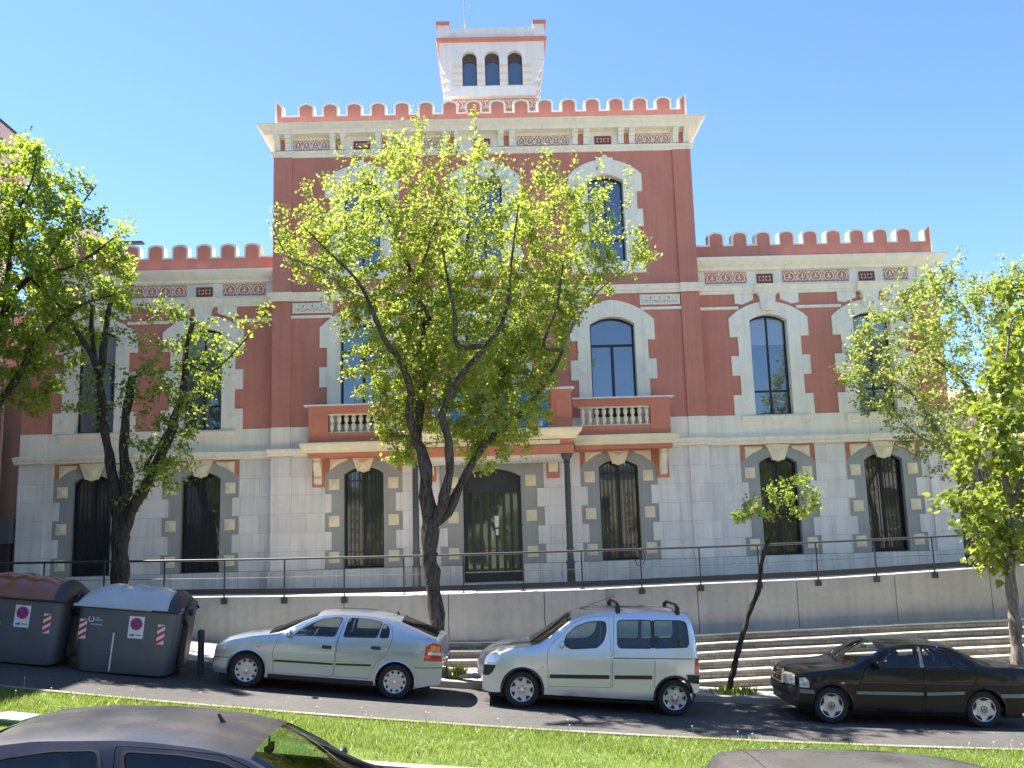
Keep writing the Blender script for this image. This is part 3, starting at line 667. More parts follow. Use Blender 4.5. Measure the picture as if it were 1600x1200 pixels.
for a, b in zip([-2.47, -1.02, 1.10], [-1.02, 1.10, 2.47]): wpanel(a+.008, b-.008, -5.80)
for a, b in zip(j2, j2[1:]): wpanel(a+.008, b-.008, -5.60)
MB().box(-16, 20, -5.55, -5.36, -4, -1.3).build('joint_backing', mat('dark_joint', (.05, .05, .048), .9, .1), rw)

# steps, buried by the sloping pavement on the left
def T(x):
    xs = [-16, -6.8, -3, -1, 2.4, 5.3, 9, 14, 26]; zs = [-1.6, -1.93, -2.16, -2.22, -2.28, -2.22, -2.15, -2.08, -1.9]
    for i in range(len(xs)-1):
        if x <= xs[i+1]: return zs[i]+(zs[i+1]-zs[i])*(x-xs[i])/(xs[i+1]-xs[i])
    return zs[-1]
RISER = brickmat('brick_risers', (.27, .245, .20), (.21, .19, .155), (.12, .11, .095), .24, .075, .008, (0, .01, 0), vari=.25)
TREAD = mat('worn_stone_treads', (.50, .45, .38), .9, .14, 1.5, .25, 50, spec=.2, var2=.1)
st = empty('brick_steps', (4, -6.8, -3), 'wide brick and stone steps rising from the pavement to the concrete wall', 'steps')
SX = [-5+.5*i for i in range(51)]
for k in range(10):
    yf = -5.90-.255*k; dz = -.158*k; xs = [x for x in SX if x >= -5]
    v = []; f = []
    for x in xs: v += [(x, yf+.02, T(x)+dz-.022), (x, yf+.02, T(x)+dz-.20)]
    for i in range(len(xs)-1): f.append((2*i+1, 2*i+3, 2*i+2, 2*i))
    b = MB(); b.v = v; b.f = f; b.build('riser', RISER, st)
    v = []; f = []
    for x in xs:
        jz = .004*math.sin(x*5+k)+.003*math.sin(x*13+2*k)
        v += [(x, yf, T(x)+dz-.025+jz), (x, yf+.005, T(x)+dz-.002+jz), (x, yf+.27 if k else -5.5, T(x)+dz)]
    for i in range(len(xs)-1):
        a = 3*i; f += [(a, a+3, a+4, a+1), (a+1, a+4, a+5, a+2), (a, a+2, a+5, a+3)]
    b = MB(); b.v = v; b.f = f; b.build('tread', TREAD, st)

# railing
rl = empty('ramp_railing', (0, -5.62, -1.1), 'dark steel railing with round handrail and thin mid bar on the concrete wall', 'railing')
def rtop(x):
    xs = [-16, -9.5, -5.3, -1.6, 2.5, 5.3, 10.4, 16, 26]; zs = [-.16, -.245, -.315, -.345, -.345, -.345, -.27, -.14, .2]
    for i in range(len(xs)-1):
        if x <= xs[i+1]: return zs[i]+(zs[i+1]-zs[i])*(x-xs[i])/(xs[i+1]-xs[i])
    return zs[-1]
yr = -5.64
MB().tube([(x, yr, rtop(x)) for x in np.arange(-16, 20.1, 1)], .026, 10).build('handrail', STEEL, rl, smooth=True)
MB().tube([(x, yr, rtop(x)-.40) for x in np.arange(-16, 20.1, 1)], .007, 6).build('mid_bar', STEEL, rl)
kb = MB(); xs = list(np.arange(-16, 20.1, 1)); v = []; f = []
for x in xs: v += [(x, yr+.02, wtop(x)+.05), (x, yr+.02, wtop(x)+.17), (x, yr+.035, wtop(x)+.17), (x, yr+.035, wtop(x)+.05)]
for i in range(len(xs)-1):
    for k in range(4): a = 4*i; f.append((a+k, a+4+k, a+4+(k+1) % 4, a+(k+1) % 4))
kb.add(v, [q[::-1] for q in f]); kb.build('kick_plate', STEEL, rl)
for k in range(-7, 18):
    x = -5.99+1.3275*k; on = 2 < k < 7
    p = MB(); p.box(x-.015, x+.015, yr-.012, yr+.012, wtop(x)-(0 if on else .08), rtop(x)-.02)
    if on: p.box(x-.06, x+.06, yr-.05, yr+.05, wtop(x)+.001, wtop(x)+.012)
    p.build('post', STEEL, rl)
    if not on: MB().box(x-.065, x+.065, -5.665, -5.602, wtop(x)-.16, wtop(x)-.03).build('mounting_block', STEEL, rl)
xl = -5.99+1.3275*7
MB().tube([(xl-.13, yr-.03, rtop(xl)-.22), (xl-.09, yr-.03, rtop(xl)-.33), (xl, yr-.03, rtop(xl)-.40), (xl+.07, yr-.03, rtop(xl)-.30), (xl+.10, yr-.03, rtop(xl)-.18), (xl+.07, yr-.03, rtop(xl)-.05), (xl-.01, yr-.03, rtop(xl)-.0)], .011, 6).build('rail_loop', STEEL, rl, smooth=True)

# ------------------------------------------------------------ neighbours
LP = mat('pale_pink_render', (.62, .52, .48), .9, .08, .8, .2, 60, spec=.2, streak=.1)
LP2 = mat('salmon_render', (.50, .32, .27), .9, .08, .8, .2, 60, spec=.2, streak=.1)
nb = empty('pink_apartment_block', (-18, -6, ZT), 'tall pale pink apartment block at the left edge, higher than the mansion wing', 'building')
MB().box(-26, -14.05, -20, .2, 1.0, 11.0).build('wall', LP, nb)
MB().box(-26, -13.80, -20, .45, 11.001, 12.2).build('parapet', LP, nb)
MB().box(-26, -13.76, -20, .49, 12.201, 12.27).build('roof_edge', STEEL, nb)
MB().box(-26, -13.84, -20, .40, 10.9, 11.0).build('cornice', LP2, nb)
MB().box(-26, -14.06, -20, .15, -4, .999).build('base_wall', mat('dark_grey_base', (.09, .095, .10), .8, .1, 1), nb)
MB().tube([(-13.98, .1, -1), (-13.98, .1, 10.9)], .035, 8).build('drainpipe', LP2, nb)
for y in (-3.5, -7.5, -11.5, -15.5):
    for z in (2.2, 5.2, 8.2):
        w = MB().poly([(0, 0), (1.1, 0), (1.1, 1.6), (0, 1.6)], 0, .06, [[(.06, .06), (.06, 1.54), (1.04, 1.54), (1.04, .06)]])
        w.v = [(-14.02-b, y+a, z+c) for a, b, c in [(q[0], q[1]-.06, q[2]) for q in w.v]]; wi = w.build('window', FRAME, nb)
        MB().box(-14.045, -14.03, y+.05, y+1.05, z+.05, z+1.55).build('pane', GLASS_LO, wi)
nb2 = empty('stepped_pink_house', (-16, 6, ZT), 'salmon pink house behind the left wing with a sloping stepped gable', 'building')
MB().box(-22, -13.42, .6, 8, -1, 7.0).build('wall', LP2, nb2)
P0 = [at(60, 640, 10), at(60, 380, 10), at(110, 345, 10), at(135, 352, 10), at(172, 378, 10), at(182, 386, 10), at(198, 384, 10), at(200, 440, 10)]
MB().poly([(p.x, p.z) for p in P0][::-1], 10, 14).build('gable_wall', LP, nb2)
a = at(190, 382, 9.9); b_ = at(226, 382, 9.9)
MB().box(a.x, b_.x, 9.6, 9.9, a.z-.04, a.z+.04).build('roof_beam', STEEL, nb2)
gt = empty('left_dark_gate', (-13.7, -.5, ZT), 'dark metal gate in shade between the pink block and the mansion', 'gate')
gt.name = 'metal_gate'; ORG['metal_gate'] = Vector((-13.7, -.5, ZT))
g = MB().box(-14.04, -13.42, -.3, -.24, ZT, .25)
for i in range(7): g.box(-14.02+.09*i, -13.98+.09*i, -.33, -.30, ZT+.05, .2)
g.build('gate_leaf', mat('dark_gate_metal', (.035, .035, .04), .6, .15, 3), gt)
MB().box(-14.05, -13.42, -.34, .3, .251, .95).build('lintel', mat('dark_grey_base', (.09, .095, .10)), gt)
# right
nr = empty('tiled_roof_house', (19, 8, ZT), 'low pale house with terracotta roof tiles behind the trees right of the mansion', 'building')
MB().box(13.8, 30, 7, 15, ZT, 4.5).build('wall', mat('greyish_white_render', (.50, .42, .38), .9, .08, .8, .2, 60), nr)
r = MB()
r.add([(13.4, 6.5, 4.4), (30.5, 6.5, 4.4), (30.5, 11, 5.4), (13.4, 11, 5.4), (13.4, 15.5, 4.4), (30.5, 15.5, 4.4)], [(0, 1, 2, 3), (3, 2, 5, 4), (0, 3, 4), (1, 5, 2), (0, 4, 5, 1)])
r.build('roof', mat('terracotta_tiles', (.40, .26, .20), .9, .25, 6), nr)
for x in (15.3, 18.2, 21.2):
    w = MB().poly([(x, 1.8), (x+1.1, 1.8), (x+1.1, 3.6), (x, 3.6)], 6.94, 7.0, [[(x+.07, 1.87), (x+.07, 3.53), (x+1.03, 3.53), (x+1.03, 1.87)]]).build('window', FRAME, nr)
    MB().box(x+.05, x+1.05, 6.98, 6.99, 1.85, 3.55).build('pane', GLASS_LO, w)
aw = empty('striped_awning', (15.5, 3.5, 2.7), 'pale red and white striped awning behind the right trees', 'awning')
a = MB(); a2 = MB()
for i in range(18):
    (a if i % 2 else a2).add([(14.0+.28*i, 4.6, 3.25), (14.28+.28*i, 4.6, 3.25), (14.28+.28*i, 3.0, 2.75), (14.0+.28*i, 3.0, 2.75), (14.28+.28*i, 3.0, 2.6), (14.0+.28*i, 3.0, 2.6)], [(3, 2, 1, 0), (5, 4, 2, 3)])
a.build('red_stripes', mat('red_awning_cloth', (.5, .16, .13), .8, .1), aw); a2.build('white_stripes', mat('white_awning_cloth', (.7, .66, .6), .8, .1), aw)
MB().tube([(14.0, 3.02, 2.62), (14.0, 3.02, ZT)], .03).tube([(19.0, 3.02, 2.62), (19.0, 3.02, ZT)], .03).tube([(14, 4.6, 3.2), (14, 4.6, ZT)], .03).build('awning_post', STEEL, aw)
g = empty('slatted_metal_fence', (16, .2, ZT), 'tall dark slatted metal fence right of the mansion behind the railing', 'fence')
s_ = MB(); 
for i in range(60): s_.box(13.45+.11*i, 13.53+.11*i, .1, .14, ZT, 1.55)
s_.build('slats', mat('dark_plum_metal', (.05, .04, .042), .6, .15, 3), g)
MB().box(13.4, 20.1, .15, .2, ZT+.1, ZT+.18).box(13.4, 20.1, .15, .2, 1.2, 1.28).box(13.4, 13.46, .02, .2, ZT, 1.6).build('fence_frame', mat('dark_red_metal', (.09, .02, .025), .6, .1), g)

# banner and pole on the mansion
bn = MB(); n = 40; v = []; f = []
for i in range(n+1):
    x = -1.50+3.02*i/n
    for k in range(9):
        z = 3.76-.95*k/8; v.append((x, -2.80-.02*math.sin(i*.9)*k/8-.01*math.sin(i*.37+k), z))
for i in range(n):
    for k in range(8): a = 9*i+k; f.append((a+1, a+10, a+9, a))
bn.v = v; bn.f = f
def bannermat():
    m = bpy.data.materials.new('blue_printed_cloth'); m.use_nodes = True; N, L = nt(m); P = N['Principled BSDF']; P.inputs['Roughness'].default_value = .6
    tc = N.new('ShaderNodeTexCoord'); a = N.new('ShaderNodeTexNoise'); a.inputs['Scale'].default_value = 3.2; a.inputs['Detail'].default_value = 6; L.new(tc.outputs['Object'], a.inputs['Vector'])
    c = N.new('ShaderNodeValToRGB'); c.color_ramp.elements[0].position = .56; c.color_ramp.elements[0].color = (.01, .15, .46, 1); c.color_ramp.elements[1].position = .66; c.color_ramp.elements[1].color = (.5, .65, .8, 1)
    L.new(a.outputs['Fac'], c.inputs[0]); L.new(c.outputs[0], P.inputs['Base Color']); return m
o = bn.build('banner', bannermat(), org=(0, -2.8, 3.3)); tag(o, 'blue cloth banner with pale blotches hung on the central balcony front', 'banner')
sol = o.modifiers.new('s', 'SOLIDIFY'); sol.thickness = .006
o = MB().tube([(tx-.85, ty+.3, 16.3), (tx-.86, ty+.3, 18.6)], .018, 8).build('antenna_pole', mat('pale_metal', (.5, .5, .5), .4, .1, metal=.5), org=(tx-.85, ty+.3, 16.3), smooth=True); tag(o, 'thin pale pole standing on the roof turret of the mansion', 'pole')
an = MB(); c = Vector((-6.5, 3.0, 9.5)); an.tube([(c.x, c.y, 8.0), (c.x, c.y, c.z)], .015, 6).tube([(c.x-.45, c.y, c.z-.05), (c.x+.35, c.y, c.z+.05)], .010, 6)
for k in range(7): an.tube([(c.x-.4+.12*k, c.y-.15, c.z-.04+.015*k), (c.x-.4+.12*k, c.y+.15, c.z-.04+.015*k)], .006, 5)
o = an.build('television_antenna', mat('pale_metal', (.5, .5, .5)), org=(-6.5, 3.0, 8.1)); tag(o, 'small television antenna on the left wing roof beside the tower', 'antenna')

# ------------------------------------------------------------ bins and bollard
def rrect(w, d, r, n=5):                                      # rounded rectangle (x,y), counter-clockwise
    pts = []
    for cx, cy, a0 in ((w-r, -d+r, -90), (w-r, d-r, 0), (-w+r, d-r, 90), (-w+r, -d+r, 180)):
        for i in range(n+1): a = R(a0+90*i/n); pts.append((cx+r*math.cos(a), cy+r*math.sin(a)))
    return pts
def loft(mb, loops, cap=True):
    n = len(loops[0]); v = [p for l in loops for p in l]; f = []
    for j_ in range(len(loops)-1):
        for i in range(n): f.append((j_*n+i, j_*n+(i+1) % n, (j_+1)*n+(i+1) % n, (j_+1)*n+i))
    if cap: f += [tuple(range(n))[::-1], tuple(range((len(loops)-1)*n, len(loops)*n))]
    mb.add(v, f)
BING = mat('grey_bin_plastic', (.11, .115, .122), .45, .10, 3, .08, 60, var2=.04)
BIND = mat('dark_bin_hinge', (.03, .034, .040), .4, .1, 3)
STK = mat('white_sticker', (.72, .74, .76), .5, .06, 8); SRED = mat('red_sticker', (.55, .03, .04), .5, .05); SBLU = mat('blue_sticker', (.05, .06, .35), .5, .05)
def make_bin(loc, label, lidm, lidlabel):
    base = Vector(loc); t = empty('waste_container', base, label, 'waste container', 'large waste containers at the kerb')
    slope = -(G(loc[0]+.5)-G(loc[0]-.5)); t.rotation_euler = (0, slope*.85, 0)
    O = lambda mb, nm, m, par=t, **k: mb.build(nm, m, par, org=None, **k)
    P = lambda l, z: [(base.x+a, base.y+b, base.z+z) for a, b in l]
    b = MB(); loft(b, [P(rrect(.78+.09*k, .50+.055*k, .16), z) for z, k in ((.03, 0), (.06, .25), (.35, .6), (.75, .9), (1.05, 1.05), (1.14, 1.1))]); O(b, 'body', BING, smooth=True, ang=50)
    for s in (-1, 1):                                          # dark side arm carrying the lid
        b = MB(); x = base.x+s*.90
        b.v = []; pr = [(base.y-.10, base.z+.15), (base.y+.20, base.z+.15), (base.y+.30, base.z+1.0), (base.y+.36, base.z+1.30), (base.y+.05, base.z+1.34), (base.y-.18, base.z+1.18), (base.y-.20, base.z+1.0), (base.y-.06, base.z+.88)]
        b.polyx(pr, x-.05, x+.06); O(b, 'side_arm', BIND, bevel=.02)
        b = MB().lathe([(.05, -.06), (.06, -.05), (.06, .05), (.05, .06)], (x+s*.06, base.y-.02, base.z+1.12), 12, 'x'); O(b, 'lid_pivot', BIND, smooth=True, ang=40)
    b = MB().box(base.x-.92, base.x+.92, base.y-.585, base.y+.56, base.z+1.115, base.z+1.165); O(b, 'rim', BIND, bevel=.02)
    # domed lid with three bulges
    v = []; f = []; nx, ny = 36, 18
    for i in range(nx+1):
        u = -1+2*i/nx
        for k in range(ny+1):
            w = -1+2*k/ny; e = max(0, 1-abs(u)**3.6)**.5; g_ = max(0, 1-abs(w)**2.2)**.55
            rib = 1+.055*math.cos(u*math.pi*4.5)*(1-abs(u))
            v.append((base.x+u*.90, base.y-.0+w*.60, base.z+1.16+.38*e*g_*rib*(1-.10*w)))
    for i in range(nx):
        for k in range(ny): a = i*(ny+1)+k; f.append((a, a+ny+1, a+ny+2, a+1))
    b = MB(); b.add(v, f); lid = O(b, 'lid', lidm, smooth=True)
    b = MB(); b.box(base.x-.93, base.x+.45, base.y-.625, base.y-.56, base.z+1.135, base.z+1.185); b.build('lid_lip', lidm, lid, bevel=.015)
    b = MB()                                                   # dark end shell of the lid
    v = []; f = []
    for i in range(9):
        u = .80+.22*i/8
        for k in range(ny+1):
            w = -1+2*k/ny; e = max(0, 1-(abs(u)/1.03)**5)**.5; g_ = max(0, 1-abs(w)**2.2)**.55
            v.append((base.x+u*.92, base.y+w*.615, base.z+1.15+.41*e*g_))
    for i in range(8):
        for k in range(ny): a = i*(ny+1)+k; f.append((a, a+ny+1, a+ny+2, a+1))
    b.add(v, f); b.build('lid_end', BIND, lid, smooth=True)
    def Y(z): return base.y-.50-.055*np.interp(z, [.03, .06, .35, .75, 1.05, 1.14], [0, .25, .6, .9, 1.05, 1.1])
    def decal(q, m, nm, par, dy=.004):                         # flat sticker following the front face
        b = MB(); v = [(base.x+a, Y(z)-dy, base.z+z) for a, z in q]; n = len(v)
        v += [(a_, b_+.003, c_) for a_, b_, c_ in v]
        b.add(v, [tuple(range(n))]+[(i+n, (i+1) % n+n, (i+1) % n, i) for i in range(n)]); return b.build(nm, m, par)
    c = (.20, .90); s1 = decal([(c[0]-.135, .65), (c[0]+.135, .65), (c[0]+.135, 1.03), (c[0]-.135, 1.03)], STK, 'no_parking_sticker', t)
    ring_ = lambda r: [(c[0]+r*math.cos(i*math.pi/10), c[1]+r*math.sin(i*math.pi/10)) for i in range(20)]
    decal(ring_(.108), SRED, 'red_disc', s1, .007); decal(ring_(.078), SBLU, 'blue_disc', s1, .010)
    decal([(c[0]-.085, c[1]+.055), (c[0]-.055, c[1]+.085), (c[0]+.085, c[1]-.055), (c[0]+.055, c[1]-.085)][::1], SRED, 'red_bar', s1, .013)
    DK = mat('dark_print', (.05, .06, .09), .6, 0)
    decal([(c[0]-.10, .69), (c[0]-.02, .69), (c[0]-.02, .715), (c[0]-.035, .735), (c[0]-.05, .715), (c[0]-.10, .715)], DK, 'tow_mark', s1, .007)
    decal([(c[0]+.01, .70), (c[0]+.10, .70), (c[0]+.10, .715), (c[0]+.01, .715)], DK, 'tow_mark', s1, .007)
    for x0 in (.58, -.80):
        b0 = decal([(x0, .58), (x0+.13, .58), (x0+.13, .92), (x0, .92)], STK, 'striped_reflector', t)
        for k in range(3):
            z = .57+k*.12; q = [(x0, max(.58, z)), (x0+.13, z+.085), (x0+.13, min(.92, z+.145)), (x0, z+.06)]
            decal(q, SRED, 'red_stripe', b0, .007)
    decal([(-.20, .06), (-.175, .06), (-.165, .72), (-.19, .72)], STK, 'white_line', t)
    q = [(-.60+.045*math.cos(R(a)), .93+.045*math.sin(R(a))) for a in range(120, 421, 30)]
    b = MB(); b.ribbon(q, .016, 0, .003); b.v = [(base.x+x, Y(z)-.006+y, base.z+z) for x, y, z in b.v]; b.build('ring_emblem', STK, t)
    for zz, x0, x1 in ((.955, -.53, -.46), (.915, -.53, -.40), (.84, -.60, -.41)):
        decal([(x0, zz-.010), (x1, zz-.010), (x1, zz+.012), (x0, zz+.012)], mat('faded_white_print', (.4, .46, .52), .6, .3, 60), 'print', t)
    return t
YB = -9.42
make_bin((-6.62, YB, G(-6.62)), 'grey waste container with a silver grey domed lid between brown-lidded one and bollard', mat('silver_grey_lid', (.40, .43, .47), .22, .05, 3, coat=.4), '')
make_bin((-8.62, YB-.02, G(-8.62)), 'grey waste container with a brown domed lid at the left edge', mat('brown_lid', (.20, .075, .04), .22, .08, 3, coat=.4), '')
bx = -5.40; bz = G(bx)
bo = empty('bollard', (bx, -9.25, bz), 'slim black metal bollard beside the silver-lidded container', 'bollard')
MB().lathe([(.058, 0), (.058, .74), (.066, .76), (.066, .80), (.05, .83), (.0, .84)], (bx, -9.25, bz), 16).build('post', IRON, bo, smooth=True, ang=40)
MB().lathe([(.08, 0), (.08, .015), (.06, .03)], (bx, -9.25, bz), 16).build('base_collar', IRON, bo)
p = at(52, 1136, -14.6)
o = MB().add([(-6.50, -14.72, G(-6.5)+.16), (-6.02, -14.72, G(-6.02)+.16), (-5.97, -14.28, G(-5.97)+.16), (-6.40, -14.28, G(-6.40)+.16)], [(0, 1, 2, 3)])
o.box(-6.4, -6.1, -14.6, -14.4, G(-6.2)+.0, G(-6.2)+.12); o = o.build('utility_cover', mat('pale_green_cover', (.30, .43, .35), .6, .08, 4), org=(-6, -14.4, G(-6))); tag(o, 'pale green flat utility cover in the grass behind the dark car', 'cover')
sd = o.modifiers.new('s', 'SOLIDIFY'); sd.thickness = .02

# houses across the street behind the viewer (they face the sun and show in the panes)
FW = mat('pale_yellow_render', (.72, .63, .47), .9, .08, .8); FW2 = mat('pale_render', (.75, .70, .63), .9, .08, .8)
for i, (x0, x1, h, m_, lb) in enumerate(((-60, -24, 8.5, FW, 'pale yellow house across the street to the left behind the viewer'), (-23.5, 2, 7.0, FW2, 'white house across the street straight behind the viewer'), (2.5, 30, 8.0, FW, 'pale yellow house across the street to the right behind the viewer'), (30.5, 62, 9.5, FW2, 'tall white house across the street far right behind the viewer'))):
    hh = empty('street_house', ((x0+x1)/2, -58, G(0)-.3), lb, 'house')
    MB().box(x0, x1, -60, -50, G(0)-.4, G(0)+h).build('wall', m_, hh); MB().box(x0-.1, x1+.1, -60, -49.8, G(0)+h, G(0)+h+.3).build('roof', ROOF, hh)
    for j_ in range(int((x1-x0)/4)):
        for z in (1, 4.2):
            MB().box(x0+1.5+4*j_, x0+2.8+4*j_, -49.99, -49.93, G(0)+z, G(0)+z+1.7).build('window', FRAME, hh)
# ------------------------------------------------------------ cars
def paint(name, col, metal=.0, rough=.35, flake=.0, coat=1.0, dust=0):
    m = bpy.data.materials.new(name); m.use_nodes = True; N, L = nt(m); P = N['Principled BSDF']
    P.inputs['Metallic'].default_value = metal; P.inputs['Roughness'].default_value = rough; P.inputs['Coat Weight'].default_value = coat; P.inputs['Coat Roughness'].default_value = .05
    if max(col) < .02: P.inputs['Specular IOR Level'].default_value = .15; P.inputs['Coat IOR'].default_value = 1.33; P.inputs['Coat Weight'].default_value = .7
    tc = N.new('ShaderNodeTexCoord'); a = N.new('ShaderNodeTexNoise'); a.inputs['Scale'].default_value = 2.2; a.inputs['Detail'].default_value = 9; L.new(tc.outputs['Object'], a.inputs['Vector'])
    mx = N.new('ShaderNodeMixRGB'); mx.inputs[1].default_value = (*col, 1); mx.inputs[2].default_value = (.105, .088, .062, 1)
    r = N.new('ShaderNodeMapRange'); r.inputs['From Min'].default_value = .35; r.inputs['From Max'].default_value = .7; r.inputs['To Min'].default_value = dust*.4; r.inputs['To Max'].default_value = min(1, dust*1.4+.03)
    L.new(a.outputs['Fac'], r.inputs['Value'])
    ge = N.new('ShaderNodeNewGeometry'); sz = N.new('ShaderNodeSeparateXYZ'); L.new(ge.outputs['Normal'], sz.inputs[0])
    up = N.new('ShaderNodeMapRange'); up.inputs['From Min'].default_value = .55; up.inputs['From Max'].default_value = .92; up.inputs['To Min'].default_value = .12; up.inputs['To Max'].default_value = 1
    L.new(sz.outputs[2], up.inputs['Value']); dm = N.new('ShaderNodeMath'); dm.operation = 'MULTIPLY'; L.new(r.outputs[0], dm.inputs[0]); L.new(up.outputs[0], dm.inputs[1])   # dust settles on upward faces
    L.new(dm.outputs[0], mx.inputs[0]); L.new(mx.outputs[0], P.inputs['Base Color'])
    if dust > .2:
        r3 = N.new('ShaderNodeMapRange'); r3.inputs['From Min'].default_value = .35; r3.inputs['From Max'].default_value = .7; r3.inputs['To Min'].default_value = .05; r3.inputs['To Max'].default_value = .45
        L.new(a.outputs['Fac'], r3.inputs['Value']); L.new(r3.outputs[0], P.inputs['Coat Roughness'])
    MATS[name] = m; return m
TRIM = mat('black_plastic_trim', (.018, .018, .02), .55, .15, 6); RUB = mat('tyre_rubber', (.022, .021, .020), .85, .2, 8, .2, 60)
RIM = mat('silver_hubcap', (.50, .51, .52), .32, .08, 5, metal=.55); SLOT = mat('dark_wheel_opening', (.012, .012, .012), .7, 0)
CHROME = mat('chrome', (.7, .7, .72), .12, .02, 3, metal=1); INT = mat('dark_car_interior', (.035, .036, .038), .8, .2, 4)
SEAT = mat('dark_seat_cloth', (.05, .052, .058), .9, .2, 10); UNDER = mat('car_underside', (.012, .012, .012), .9, 0)
LENS = mat('clear_lamp_lens', (.55, .58, .60), .08, .2, 9, metal=.4, coat=1); REDL = mat('red_lamp_lens', (.45, .02, .015), .15, .1, 9, coat=1); ORL = mat('orange_lamp_lens', (.7, .22, .03), .15, .1, 9, coat=1)
CGL = car_glass('tinted_car_glass', (.74, .82, .79), .02); GREYM = mat('grey_moulding', (.16, .165, .18), .35, .1, 4)

def pip(x, z, poly):
    c = False; n = len(poly); j = n-1
    for i in range(n):
        a, b = poly[i], poly[j]
        if (a[1] > z) != (b[1] > z) and x < (b[0]-a[0])*(z-a[1])/(b[1]-a[1])+a[0]: c = not c
        j = i
    return c
def dens(poly, step):
    o = []; n = len(poly)
    for i in range(n):
        a, b = poly[i], poly[(i+1) % n]; L = math.hypot(b[0]-a[0], b[1]-a[1]); k = max(1, int(math.ceil(L/step)))
        for t in range(k): o.append((a[0]+(b[0]-a[0])*t/k, a[1]+(b[1]-a[1])*t/k))
    return o
def rnd(poly, r=.03, n=3):                                    # round the corners of an outline
    o = []; m = len(poly)
    for i in range(m):
        p, a, b = poly[i], poly[i-1], poly[(i+1) % m]
        la = math.hypot(a[0]-p[0], a[1]-p[1]); lb = math.hypot(b[0]-p[0], b[1]-p[1]); k = min(r, la*.45, lb*.45)
        A = (p[0]+(a[0]-p[0])*k/la, p[1]+(a[1]-p[1])*k/la); B = (p[0]+(b[0]-p[0])*k/lb, p[1]+(b[1]-p[1])*k/lb)
        for t in range(n+1):
            s = t/n; o.append(((1-s)**2*A[0]+2*s*(1-s)*p[0]+s*s*B[0], (1-s)**2*A[1]+2*s*(1-s)*p[1]+s*s*B[1]))
    return o
def ccw(p):
    A = sum(p[i][0]*p[(i+1) % len(p)][1]-p[(i+1) % len(p)][0]*p[i][1] for i in range(len(p)))
    return p if A > 0 else p[::-1]

